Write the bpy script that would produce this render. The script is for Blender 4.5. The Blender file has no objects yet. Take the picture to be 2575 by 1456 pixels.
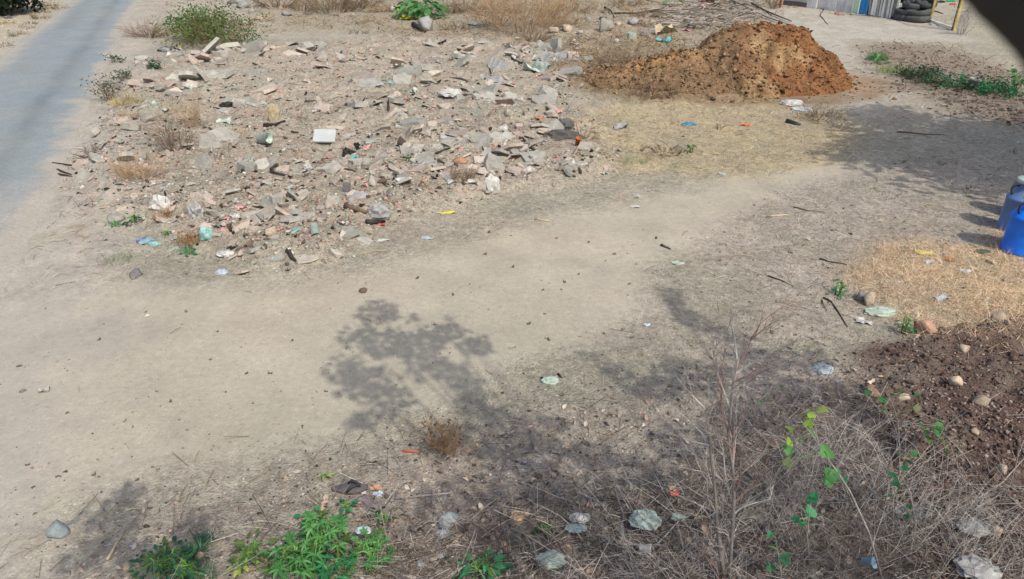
import bpy, bmesh, math, random
import numpy as np
from mathutils import Vector, Matrix, Euler, noise as mn

# ------------------------------------------------------------------ camera, light, exposure
scn = bpy.context.scene
COL = scn.collection
CAM_H, PITCH, FD = 3.7, math.radians(28.0), 1820.0      # height (m), pitch down, focal length in units of a 2575 px wide picture
CX, CY = 1287.5, 728.0
cam_d = bpy.data.cameras.new('camera')
cam_d.sensor_width = 36.0
cam_d.lens = FD / 2575.0 * 36.0
cam_d.clip_start, cam_d.clip_end = 0.01, 1000.0
cam_d.dof.use_dof = True
cam_d.dof.focus_distance = 8.0
cam_d.dof.aperture_fstop = 22.0
cam = bpy.data.objects.new('camera', cam_d)
cam.location = (0, 0, CAM_H)
cam.rotation_euler = (math.pi / 2 - PITCH, 0, 0)
COL.objects.link(cam)
scn.camera = cam

SUN_EL = math.radians(52)
SUN_AZ = math.radians(148)                               # clockwise from +Y: from behind the camera, to the right
SUN = Vector((math.sin(SUN_AZ) * math.cos(SUN_EL), math.cos(SUN_AZ) * math.cos(SUN_EL), math.sin(SUN_EL)))
world = bpy.data.worlds.new('World')
scn.world = world
world.use_nodes = True
wn = world.node_tree
wn.nodes.clear()
sky = wn.nodes.new('ShaderNodeTexSky')
sky.sky_type = 'NISHITA'
sky.sun_disc = False
sky.sun_elevation = SUN_EL
sky.sun_rotation = SUN_AZ
sky.dust_density = 4.0
bg = wn.nodes.new('ShaderNodeBackground')
bg.inputs['Strength'].default_value = 0.15
wo = wn.nodes.new('ShaderNodeOutputWorld')
wn.links.new(sky.outputs[0], bg.inputs[0])
wn.links.new(bg.outputs[0], wo.inputs[0])
sun_d = bpy.data.lights.new('sun', 'SUN')
sun_d.energy = 3.0
sun_d.angle = math.radians(0.5)
sun_d.color = (1.0, 0.93, 0.80)
sun = bpy.data.objects.new('sun', sun_d)
sun.rotation_euler = SUN.to_track_quat('Z', 'Y').to_euler()
sun.location = (10, -5, 20)
COL.objects.link(sun)
scn.view_settings.view_transform = 'Standard'
scn.view_settings.look = 'None'
scn.view_settings.exposure = 0.1
scn.view_settings.gamma = 1.0
scn.view_settings.use_curve_mapping = False

rnd = random.Random(7)
nrg = np.random.default_rng(11)

# ------------------------------------------------------------------ numpy noise
_perm = np.random.default_rng(3).random((256, 256))
def vnoise(x, y):
    xi, yi = np.floor(x), np.floor(y)
    fx, fy = x - xi, y - yi
    fx, fy = fx * fx * (3 - 2 * fx), fy * fy * (3 - 2 * fy)
    a, b = xi.astype(int) & 255, yi.astype(int) & 255
    a1, b1 = (a + 1) & 255, (b + 1) & 255
    return ((_perm[a, b] * (1 - fx) + _perm[a1, b] * fx) * (1 - fy) + (_perm[a, b1] * (1 - fx) + _perm[a1, b1] * fx) * fy) * 2 - 1
def fbm(x, y, sc, octv=4, gain=0.5, off=0.0):
    t, amp, s = 0, 1.0, 1.0 / sc
    tot = 0
    for i in range(octv):
        ca, sa = math.cos(i * 0.9 + off), math.sin(i * 0.9 + off)
        t = t + amp * vnoise((x * ca - y * sa) * s + off * 17.3 + i * 5.1, (x * sa + y * ca) * s - off * 9.7 + i * 3.3)
        tot += amp
        amp *= gain
        s *= 2.03
    return t / tot
def sstep(a, b, v):
    t = np.clip((v - a) / (b - a), 0, 1)
    return t * t * (3 - 2 * t)

# ------------------------------------------------------------------ picture point -> ground point (used to survey where things stand)
CP, SP = math.cos(PITCH), math.sin(PITCH)
def ray(px, py):
    u, v = (px - CX) / FD, -(py - CY) / FD
    return Vector((u, CP + v * SP, -SP + v * CP))
def flat(px, py, z=0.0):
    d = ray(px, py)
    t = (z - CAM_H) / d.z
    return Vector((d.x * t, d.y * t, z))
def depth(p):
    return p.y * CP + (CAM_H - p.z) * SP

def poly_g(pts):
    return np.array([flat(*p)[:2] for p in pts])
def sdist(x, y, poly):                                    # signed distance, positive inside
    d = np.full(x.shape, 1e9)
    inside = np.zeros(x.shape, bool)
    n = len(poly)
    for i in range(n):
        ax, ay = poly[i]
        bx, by = poly[(i + 1) % n]
        ex, ey = bx - ax, by - ay
        t = np.clip(((x - ax) * ex + (y - ay) * ey) / (ex * ex + ey * ey + 1e-12), 0, 1)
        d = np.minimum(d, (x - ax - t * ex) ** 2 + (y - ay - t * ey) ** 2)
        c = ((ay > y) != (by > y)) & (x < (bx - ax) * (y - ay) / (by - ay + 1e-12) + ax)
        inside ^= c
    d = np.sqrt(d)
    return np.where(inside, d, -d)

ZONES = {
 'rubble': (poly_g([(330,150),(620,125),(1000,95),(1250,100),(1490,120),(1460,200),(1490,300),(1510,420),(1280,475),(1030,545),(850,640),(690,650),(540,615),(270,560),(220,480),(190,400),(260,300),(300,220)]), .8, 1.0),
 'straw':  (poly_g([(1500,250),(1900,235),(2100,280),(2170,330),(2060,420),(1850,440),(1500,430),(1450,330)]), .9, 1.0),
 'scrub':  (poly_g([(1430,110),(1650,95),(1830,130),(1900,235),(1650,262),(1480,240),(1380,190)]), .7, .9),
 'drygrass': (poly_g([(2215,640),(2330,615),(2450,640),(2620,610),(2640,830),(2500,860),(2320,830),(2240,780),(2190,720)]), .6, .9),
 'tilled': (poly_g([(2140,880),(2330,835),(2640,820),(2900,1000),(2800,1500),(2350,1480),(2270,1180),(2140,1000)]), .25, .35),
 'mulch':  (poly_g([(1010,1170),(1250,1060),(1450,1010),(1700,900),(2100,880),(2240,1000),(2300,1200),(2400,1500),(980,1500),(880,1330)]), .5, .6),
 'gravel': (poly_g([(1700,560),(2050,440),(2450,380),(2600,430),(2600,620),(2300,620),(2200,700),(2150,880),(1800,900),(1900,740),(1650,660)]), .8, 1.0),
 'thick': (poly_g([(1000,1320),(1250,1270),(1500,1230),(1660,1180),(1760,1090),(1880,1010),(2120,970),(2260,1080),(2380,1200),(2640,1260),(2640,1520),(960,1520)]), .35, .45),
 'nearveg': (poly_g([(330,1330),(560,1280),(760,1130),(1000,1160),(1150,1300),(1300,1500),(200,1500)]), .4, .5),
 'darksoil': (poly_g([(2190,105),(2330,118),(2480,160),(2640,230),(2640,330),(2450,290),(2280,215),(2210,160)]), 1.5, 1.6),
 'topdebris': (poly_g([(600,-20),(1950,-20),(1930,60),(1750,95),(1450,105),(1150,95),(1000,80),(700,60)]), 1.5, 2.0),
 'verge': (poly_g([(330,-10),(620,-10),(600,110),(350,150),(290,230),(240,300),(190,390),(140,440),(120,600),(250,650),(300,560),(260,480),(330,300),(420,160)]), .7, .9),
 'farleft': (poly_g([(-400,60),(-100,-10),(175,-12),(120,40),(0,120),(-200,300)]), .6, .6),
 'path': (poly_g([(-300,760),(200,720),(600,690),(1000,650),(1500,505),(1800,445),(2080,398),(2150,425),(1960,505),(1860,565),(1700,680),(1500,880),(1200,1020),(800,1120),(500,1200),(100,1250),(-300,1300)]), .8, 1.2),
 'track': (poly_g([(1880,15),(2080,25),(2330,70),(2480,110),(2300,110),(2130,100),(2190,165),(2300,235),(2170,300),(2080,230),(2110,180),(2000,80)]), .8, 1.0),
}
def zone(name, x, y):
    poly, soft, wob = ZONES[name]
    d = sdist(x, y, poly) + wob * .55 * fbm(x, y, 1.4 * wob + .3, 4, .55, len(name) * .37)
    return sstep(-soft * .5, soft * .5, d)

# road edges as two ground lines
_r0, _r1 = flat(345, 0), flat(172, 400)
_l0, _l1 = flat(182, 0), flat(4, 140)
def road_x(y, a, b):
    return a.x + (b.x - a.x) * (y - a.y) / (b.y - a.y)
def road_u(x, y):                                         # 0 at the left edge, 1 at the right edge
    xl, xr = road_x(y, _l0, _l1), road_x(y, _r0, _r1)
    return (x - xl) / np.maximum(xr - xl, .5)

def H_np(x, y):
    rub, til, mul, dg, scr = (zone(n, x, y) for n in ('rubble', 'tilled', 'mulch', 'drygrass', 'scrub'))
    gr, nv, top, pth = (zone(n, x, y) for n in ('gravel', 'nearveg', 'topdebris', 'path'))
    h = .035 * fbm(x, y, 2.6, 3, .5, 1.1) + .10 * fbm(x, y, 11, 2, .5, 4.2)
    lump = fbm(x, y, .45, 4, .6, 2.3)
    h = h + rub * (.14 + .14 * np.maximum(lump, -.3) + .02 * fbm(x, y, .12, 2, .5, 6.1))
    h = h + til * (.03 + .07 * lump + .055 * fbm(x, y, .16, 3, .6, 3.1))
    h = h + mul * (.02 * lump + .012 * fbm(x, y, .1, 3, .6, 5.1)) + scr * (.10 + .06 * lump)
    h = h + dg * .04 * (1 + lump) + gr * (.012 * lump + .008 * fbm(x, y, .1, 2, .5, 1.7)) + nv * .02 * lump + top * .09 * lump
    u = road_u(x, y)
    rd = sstep(-.25, 0.0, u) * (1 - sstep(1.0, 1.25, u))
    h = h * (1 - rd * .97) - .012 * rd
    fine = (1 - .85 * pth) * (1 - rd)
    h = h + fine * (.006 * fbm(x, y, .09, 3, .6, 7.7)) + pth * .004 * fbm(x, y, .5, 3, .5, 2.9)
    return h
def H(x, y):
    return float(H_np(np.array([x]), np.array([y]))[0])
def at(px, py):                                           # ground point below a picture point
    z = 0.0
    for _ in range(4):
        p = flat(px, py, z)
        z = H(p.x, p.y)
    p.z = z
    return p
def px_m(p):                                              # picture px per metre there
    return FD / depth(p)

# ------------------------------------------------------------------ materials
def nt_new(name):
    m = bpy.data.materials.new(name)
    m.use_nodes = True
    t = m.node_tree
    t.nodes.clear()
    out = t.nodes.new('ShaderNodeOutputMaterial')
    b = t.nodes.new('ShaderNodeBsdfPrincipled')
    t.links.new(b.outputs[0], out.inputs[0])
    return m, t, b
def mathn(t, op, a, b=None):
    n = t.nodes.new('ShaderNodeMath')
    n.operation = op
    for i, v in enumerate((a, b)):
        if v is None: continue
        if isinstance(v, (int, float)): n.inputs[i].default_value = v
        else: t.links.new(v, n.inputs[i])
    return n.outputs[0]
def noisen(t, vec, sc, det=4, rough=.6):
    n = t.nodes.new('ShaderNodeTexNoise')
    n.inputs['Scale'].default_value = sc
    n.inputs['Detail'].default_value = det
    n.inputs['Roughness'].default_value = rough
    if vec: t.links.new(vec, n.inputs['Vector'])
    return n.outputs['Fac']
def ramp(t, fac, lo, hi, a=0.0, b=1.0):
    n = t.nodes.new('ShaderNodeMapRange')
    n.inputs['From Min'].default_value = lo
    n.inputs['From Max'].default_value = hi
    n.inputs['To Min'].default_value = a
    n.inputs['To Max'].default_value = b
    t.links.new(fac, n.inputs['Value'])
    return n.outputs['Result']
def mul_color(t, col, fac):
    n = t.nodes.new('ShaderNodeVectorMath')
    n.operation = 'SCALE'
    t.links.new(col, n.inputs[0])
    t.links.new(fac, n.inputs['Scale'])
    return n.outputs[0]

MATS = {}
def mat(name, rgb=None, rough=.85, var=.35, scale=14.0, bump=.3, spec=.25, per_obj=.25, trans=0.0, alpha=1.0, rgb2=None, metal=0.0):
    """procedural material: base colour with grain, blotches, per-object variation and relief"""
    if name in MATS: return MATS[name]
    m, t, b = nt_new(name)
    tc = t.nodes.new('ShaderNodeTexCoord')
    oi = t.nodes.new('ShaderNodeObjectInfo')
    ad = t.nodes.new('ShaderNodeVectorMath')
    ad.operation = 'ADD'
    t.links.new(tc.outputs['Object'], ad.inputs[0])
    sc_ = t.nodes.new('ShaderNodeVectorMath'); sc_.operation = 'SCALE'
    cmb = t.nodes.new('ShaderNodeCombineXYZ')
    for i in range(3): t.links.new(oi.outputs['Random'], cmb.inputs[i])
    t.links.new(cmb.outputs[0], sc_.inputs[0]); sc_.inputs['Scale'].default_value = 37.0
    t.links.new(sc_.outputs[0], ad.inputs[1])
    v = ad.outputs[0]
    f1 = noisen(t, v, scale, 5, .65)
    f2 = noisen(t, v, scale * .22, 2, .5)
    mx = t.nodes.new('ShaderNodeMix'); mx.data_type = 'RGBA'
    mx.inputs['A'].default_value = (*rgb, 1)
    c2 = rgb2 if rgb2 else tuple(min(1, c * .72 + .03) for c in rgb)
    mx.inputs['B'].default_value = (*c2, 1)
    t.links.new(ramp(t, f2, .42, .62), mx.inputs['Factor'])
    k = mathn(t, 'MULTIPLY', ramp(t, f1, .25, .75, 1 - var, 1 + var), ramp(t, oi.outputs['Random'], 0, 1, 1 - per_obj, 1 + per_obj))
    c = mul_color(t, mx.outputs['Result'], k)
    t.links.new(c, b.inputs['Base Color'])
    b.inputs['Roughness'].default_value = rough
    b.inputs['Specular IOR Level'].default_value = spec
    b.inputs['Metallic'].default_value = metal
    if trans:
        b.inputs['Transmission Weight'].default_value = trans
    if alpha < 1: b.inputs['Alpha'].default_value = alpha
    if bump:
        bn = t.nodes.new('ShaderNodeBump')
        bn.inputs['Strength'].default_value = bump
        bn.inputs['Distance'].default_value = .02
        t.links.new(f1, bn.inputs['Height'])
        t.links.new(bn.outputs[0], b.inputs['Normal'])
    MATS[name] = m
    return m
def leaf_mat(name, rgb, rgb2, rough=.5):
    if name in MATS: return MATS[name]
    m, t, b = nt_new(name)
    oi = t.nodes.new('ShaderNodeObjectInfo')
    geo = t.nodes.new('ShaderNodeNewGeometry')
    tc = t.nodes.new('ShaderNodeTexCoord')
    mx = t.nodes.new('ShaderNodeMix'); mx.data_type = 'RGBA'
    mx.inputs['A'].default_value = (*rgb, 1)
    mx.inputs['B'].default_value = (*rgb2, 1)
    s = mathn(t, 'FRACT', mathn(t, 'ADD', oi.outputs['Random'], geo.outputs['Random Per Island']))
    t.links.new(s, mx.inputs['Factor'])
    k = ramp(t, noisen(t, tc.outputs['Object'], 30, 3), .25, .75, .75, 1.25)
    c = mul_color(t, mx.outputs['Result'], k)
    t.links.new(c, b.inputs['Base Color'])
    b.inputs['Roughness'].default_value = rough
    b.inputs['Specular IOR Level'].default_value = .3
    tr = t.nodes.new('ShaderNodeBsdfTranslucent')
    t.links.new(c, tr.inputs[0])
    ms = t.nodes.new('ShaderNodeMixShader')
    ms.inputs[0].default_value = .3
    t.links.new(b.outputs[0], ms.inputs[1]); t.links.new(tr.outputs[0], ms.inputs[2])
    out = [n for n in t.nodes if n.type == 'OUTPUT_MATERIAL'][0]
    t.links.new(ms.outputs[0], out.inputs[0])
    MATS[name] = m
    return m
def tint_mat(name, grain=40.0, var=.3, bump=.4, rough=.95, fine=True):
    """colour comes from the 'tint' attribute (one colour per piece or soil type), grain from noise"""
    if name in MATS: return MATS[name]
    m, t, b = nt_new(name)
    at_ = t.nodes.new('ShaderNodeAttribute'); at_.attribute_name = 'tint'
    tc = t.nodes.new('ShaderNodeTexCoord')
    f = noisen(t, tc.outputs['Object'], grain, 4, .7)
    k = ramp(t, f, .25, .75, 1 - var, 1 + var)
    t.links.new(mul_color(t, at_.outputs['Color'], k), b.inputs['Base Color'])
    b.inputs['Roughness'].default_value = rough
    b.inputs['Specular IOR Level'].default_value = .15
    if bump:
        bn = t.nodes.new('ShaderNodeBump')
        bn.inputs['Strength'].default_value = bump
        bn.inputs['Distance'].default_value = .01
        t.links.new(f, bn.inputs['Height'])
        t.links.new(bn.outputs[0], b.inputs['Normal'])
    MATS[name] = m
    return m

def srgb(r, g, b, k=1 / 1.32):                            # photographed sunlit colour -> base colour
    f = lambda c: ((c / 255 + .055) / 1.055) ** 2.4 if c > 10 else c / 255 / 12.92
    return tuple(f(c) * k for c in (r, g, b))

# ------------------------------------------------------------------ mesh helpers
def np_mesh(name, V, F_list, material, tint=None, smooth=False):
    """V (n,3); F_list: list of int arrays (m,k)"""
    me = bpy.data.meshes.new(name)
    V = np.ascontiguousarray(V, dtype=np.float32)
    me.vertices.add(len(V))
    me.vertices.foreach_set('co', V.ravel())
    nl = sum(f.size for f in F_list); nf = sum(len(f) for f in F_list)
    me.loops.add(nl)
    me.loops.foreach_set('vertex_index', np.concatenate([f.ravel() for f in F_list]).astype(np.int32))
    me.polygons.add(nf)
    tot = np.concatenate([np.full(len(f), f.shape[1], np.int32) for f in F_list])
    st = np.concatenate([[0], np.cumsum(tot)[:-1]]).astype(np.int32)
    me.polygons.foreach_set('loop_start', st)
    me.polygons.foreach_set('loop_total', tot)
    if smooth: me.polygons.foreach_set('use_smooth', np.ones(nf, bool))
    me.update(calc_edges=True)
    if tint is not None:
        a = me.attributes.new('tint', 'FLOAT_COLOR', 'POINT')
        c = np.ones((len(V), 4), np.float32); c[:, :3] = tint
        a.data.foreach_set('color', c.ravel())
    if material: me.materials.append(material)
    return me
def link(name, me, parent=None, loc=None, rot=None, scale=None):
    o = bpy.data.objects.new(name, me)
    COL.objects.link(o)
    if parent: o.parent = parent
    if loc is not None: o.location = loc
    if rot is not None: o.rotation_euler = rot
    if scale is not None: o.scale = scale if hasattr(scale, '__len__') else (scale,) * 3
    return o
def tag(o, label=None, cat=None, group=None, kind=None):
    if label: o['label'] = label
    if cat: o['category'] = cat
    if group: o['group'] = group
    if kind: o['kind'] = kind
    return o
def empty(name, loc, label, cat, group=None, rz=0.0):
    o = link(name, None, None, loc, (0, 0, rz))
    return tag(o, label, cat, group)
def pymesh(name, verts, faces, m, smooth=False):
    me = bpy.data.meshes.new(name)
    me.from_pydata([tuple(v) for v in verts], [], [tuple(f) for f in faces])
    me.update()
    if m: me.materials.append(m)
    if smooth: me.polygons.foreach_set('use_smooth', [True] * len(me.polygons))
    return me
class MB:
    def __init__(s): s.v, s.f = [], []
    def add(s, v, f):
        o = len(s.v); s.v += [tuple(p) for p in v]; s.f += [tuple(i + o for i in q) for q in f]
    def tube(s, pts, radii, n=5, cap=True):
        pts = [Vector(p) for p in pts]
        o = len(s.v); m = len(pts)
        if not hasattr(radii, '__len__'): radii = [radii] * m
        for i, p in enumerate(pts):
            d = (pts[min(i + 1, m - 1)] - pts[max(i - 1, 0)])
            d = d.normalized() if d.length > 1e-9 else Vector((0, 0, 1))
            a = d.cross(Vector((.31, .77, .55)));
            if a.length < 1e-3: a = d.cross(Vector((1, 0, 0)))
            a.normalize(); b = d.cross(a)
            for k in range(n):
                th = 2 * math.pi * k / n
                s.v.append(tuple(p + (a * math.cos(th) + b * math.sin(th)) * radii[i]))
        for i in range(m - 1):
            for k in range(n):
                k2 = (k + 1) % n
                s.f.append((o + i * n + k, o + i * n + k2, o + (i + 1) * n + k2, o + (i + 1) * n + k))
        if cap and n > 2:
            s.f.append(tuple(o + k for k in range(n))[::-1])
            s.f.append(tuple(o + (m - 1) * n + k for k in range(n)))
    def box(s, c, sz, M=None):
        x, y, z = (q / 2 for q in sz)
        vs = [Vector((i * x, j * y, k * z)) for i in (-1, 1) for j in (-1, 1) for k in (-1, 1)]
        if M: vs = [M @ v for v in vs]
        s.add([v + Vector(c) for v in vs], [(0, 1, 3, 2), (4, 6, 7, 5), (0, 4, 5, 1), (2, 3, 7, 6), (0, 2, 6, 4), (1, 5, 7, 3)])
    def lathe(s, prof, n=32, c=(0, 0, 0), cap=(True, True)):
        o = len(s.v)
        for r, z in prof:
            for k in range(n):
                th = 2 * math.pi * k / n
                s.v.append((c[0] + r * math.cos(th), c[1] + r * math.sin(th), c[2] + z))
        for i in range(len(prof) - 1):
            for k in range(n):
                k2 = (k + 1) % n
                s.f.append((o + i * n + k, o + i * n + k2, o + (i + 1) * n + k2, o + (i + 1) * n + k))
        if cap[0]: s.f.append(tuple(o + k for k in range(n))[::-1])
        if cap[1]: s.f.append(tuple(o + (len(prof) - 1) * n + k for k in range(n)))
    def mesh(s, name, m, smooth=False): return pymesh(name, s.v, s.f, m, smooth)

def chunk_mesh(name, seed, m, n=14, dims=(1, .8, .55), smooth=False, sub=0):
    """irregular broken stone: convex hull of points, base flattened; unit size, base near z=0"""
    r = random.Random(seed)
    bm = bmesh.new()
    for _ in range(n):
        v = Vector((r.gauss(0, 1), r.gauss(0, 1), r.gauss(0, 1))).normalized() * r.uniform(.42, .56)
        bm.verts.new((v.x * dims[0], v.y * dims[1], max(v.z, -.3) * dims[2] + .25 * dims[2]))
    res = bmesh.ops.convex_hull(bm, input=list(bm.verts))
    dl = [g for g in res['geom_interior'] if isinstance(g, bmesh.types.BMVert)] + [g for g in res['geom_unused'] if isinstance(g, bmesh.types.BMVert)]
    if dl: bmesh.ops.delete(bm, geom=list(set(dl)), context='VERTS')
    if sub:
        bmesh.ops.subdivide_edges(bm, edges=list(bm.edges), cuts=sub, use_grid_fill=True, smooth=.08)
        for v in bm.verts:
            k = 1 + .10 * mn.noise(v.co * 3.1 + Vector((seed * 1.7, 0, 0))) + .07 * mn.noise(v.co * 8.3 + Vector((0, seed * 2.3, 0))) + .03 * mn.noise(v.co * 21)
            v.co *= k
    me = bpy.data.meshes.new(name)
    bm.to_mesh(me); bm.free()
    me.materials.append(m)
    if smooth: me.polygons.foreach_set('use_smooth', [True] * len(me.polygons))
    return me
def shard_mesh(name, seed, m, th=.12, n=6):
    """flat broken slab or tile piece with its own thickness"""
    r = random.Random(seed)
    a = sorted(r.uniform(0, 2 * math.pi) for _ in range(n))
    a = [i * 2 * math.pi / n + r.uniform(-.35, .35) for i in range(n)]
    P = [(math.cos(t) * r.uniform(.32, .55), math.sin(t) * r.uniform(.25, .5)) for t in a]
    v = [(x, y, 0) for x, y in P] + [(x * .95, y * .95, th) for x, y in P]
    f = [tuple(range(n))[::-1], tuple(range(n, 2 * n))] + [(i, (i + 1) % n, n + (i + 1) % n, n + i) for i in range(n)]
    return pymesh(name, v, f, m)
def scrap_mesh(name, seed, m, nx=6, ny=5, w=1.0, h=.7, curl=.25):
    """crumpled sheet of film or paper"""
    r = random.Random(seed)
    ph = [r.uniform(0, 6.28) for _ in range(6)]
    v, f = [], []
    for j in range(ny + 1):
        for i in range(nx + 1):
            x, y = i / nx - .5, j / ny - .5
            z = curl * (.35 * math.sin(5 * x + ph[0] + 3 * y) + .3 * math.sin(7 * y + ph[1] - 4 * x) + .22 * math.sin(13 * x + 9 * y + ph[2])) + r.uniform(-.06, .06) * curl
            edge = r.uniform(-.04, .04)
            v.append(((x + edge) * w * (1 - .12 * abs(math.sin(4 * y + ph[3]))), (y + r.uniform(-.04, .04)) * h, z + curl * .5))
    for j in range(ny):
        for i in range(nx):
            a = j * (nx + 1) + i
            f.append((a, a + 1, a + nx + 2, a + nx + 1))
    return pymesh(name, v, f, m)
def bag_mesh(name, seed, m, dims=(1, .8, .6), sub=3, crease=.22):
    """crumpled plastic bag lying on the ground"""
    r = random.Random(seed)
    bm = bmesh.new()
    bmesh.ops.create_icosphere(bm, subdivisions=sub, radius=.5)
    ds = [(Vector((r.gauss(0, 1), r.gauss(0, 1), r.gauss(0, 1))), r.uniform(0, 6.28), r.uniform(4, 13)) for _ in range(9)]
    for v in bm.verts:
        n = v.co.normalized()
        k = 1.0
        for d, p, q in ds:
            k += crease * .16 * (abs(math.sin(n.dot(d) * q * .5 + p)) - .6)
        s_ = Vector((seed * 3.1, seed * 1.3, 0))
        k += 2.0 * crease * (1.1 * (.35 - abs(mn.noise(n * 2.6 + s_))) + .8 * (.3 - abs(mn.noise(n * 5.7 + s_))) + .45 * (.3 - abs(mn.noise(n * 12 + s_))))
        v.co = Vector((n.x * dims[0], n.y * dims[1], max(n.z, -.25) * dims[2] * (.72 if dims[2] < .65 else 1))) * .5 * k
        v.co.z += .11 * dims[2]
    me = bpy.data.meshes.new(name)
    bm.to_mesh(me); bm.free()
    me.materials.append(m)
    return me
def leaf_geo(l=1.0, w=.4, fold=.12, droop=.15):
    """blade from the origin along +Y"""
    ys = (0, .25, .6, 1.0)
    ws = (.02, .5, .42, .0)
    v = []
    for y, q in zip(ys, ws):
        z = -droop * y * y
        v += [(-w * q, y * l, z + fold * q * w), (0, y * l, z), (w * q, y * l, z + fold * q * w)]
    f = []
    for i in range(3):
        a = i * 3
        f += [(a, a + 1, a + 4, a + 3), (a + 1, a + 2, a + 5, a + 4)]
    return v, f
def palmate_geo(l=1.0, lobes=7, seed=0):
    """hand shaped leaf with pointed lobes, stalk at the origin, surface facing +Z"""
    r = random.Random(seed)
    v = [(0, 0, 0)]
    out = []
    for i in range(lobes):
        a = math.radians(-150 + 300 * i / (lobes - 1)) + math.pi / 2
        L = l * .5 * (1.0 - .35 * abs(i / (lobes - 1) - .5) * 2) * r.uniform(.9, 1.08)
        da = math.radians(300 / (lobes - 1))
        out.append((a - da * .28, L * .62, .03)); out.append((a, L, -.06)); out.append((a + da * .28, L * .62, .03))
        if i < lobes - 1: out.append((a + da * .5, L * .38, .05))
    for a, L, z in out: v.append((math.cos(a) * L, math.sin(a) * L, z * l))
    n = len(out)
    return v, [(0, i + 1, i + 2) for i in range(n - 1)]
def heart_geo(l=1.0):
    P = [(0, 0), (.3, -.1), (.48, .12), (.44, .42), (.25, .72), (0, 1.0), (-.25, .72), (-.44, .42), (-.48, .12), (-.3, -.1)]
    v = [(x * l, y * l, .12 * abs(x) * l - .1 * y * y * l) for x, y in P] + [(0, .4 * l, -.02 * l)]
    n = len(P)
    return v, [(n, i, (i + 1) % n) for i in range(n)]

def multi(geos, pos, rot, scl, tints=None, pick=None):
    """numpy scatter: many small solid pieces joined into one mesh (V, [F], tint)"""
    Vs, F3, F4, T = [], [], [], []
    off = 0
    pos = np.asarray(pos, float)
    n = len(pos)
    pick = nrg.integers(0, len(geos), n) if pick is None else pick
    cz, sz = np.cos(rot[:, 2]), np.sin(rot[:, 2])
    cx, sx = np.cos(rot[:, 0]), np.sin(rot[:, 0])
    cy, sy = np.cos(rot[:, 1]), np.sin(rot[:, 1])
    scl = np.asarray(scl, float)
    if scl.ndim == 1: scl = np.repeat(scl[:, None], 3, 1)
    for g, (gv, gf) in enumerate(geos):
        idx = np.where(pick == g)[0]
        if not len(idx): continue
        gv = np.asarray(gv, float)
        P = gv[None] * scl[idx][:, None, :]
        x, y, z = P[..., 0], P[..., 1], P[..., 2]
        c, s = cx[idx][:, None], sx[idx][:, None]
        y, z = y * c - z * s, y * s + z * c
        c, s = cy[idx][:, None], sy[idx][:, None]
        x, z = x * c + z * s, -x * s + z * c
        c, s = cz[idx][:, None], sz[idx][:, None]
        x, y = x * c - y * s, x * s + y * c
        P = np.stack([x, y, z], -1) + pos[idx][:, None, :]
        k = len(gv)
        base = off + np.arange(len(idx))[:, None, None] * k
        f3 = np.array([f for f in gf if len(f) == 3], int).reshape(-1, 3)
        f4 = np.array([f for f in gf if len(f) == 4], int).reshape(-1, 4)
        if len(f3): F3.append((f3[None] + base).reshape(-1, 3))
        if len(f4): F4.append((f4[None] + base).reshape(-1, 4))
        Vs.append(P.reshape(-1, 3))
        if tints is not None: T.append(np.repeat(tints[idx], k, 0))
        off += len(idx) * k
    FL = []
    if F3: FL.append(np.concatenate(F3))
    if F4: FL.append(np.concatenate(F4))
    return np.concatenate(Vs), FL, (np.concatenate(T) if tints is not None else None)
def geo_of(me):
    v = [tuple(x.co) for x in me.vertices]
    f = []
    for p in me.polygons:
        q = list(p.vertices)
        if len(q) <= 4: f.append(tuple(q))
        else: f += [(q[0], q[i], q[i + 1]) for i in range(1, len(q) - 1)]
    return v, f

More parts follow.
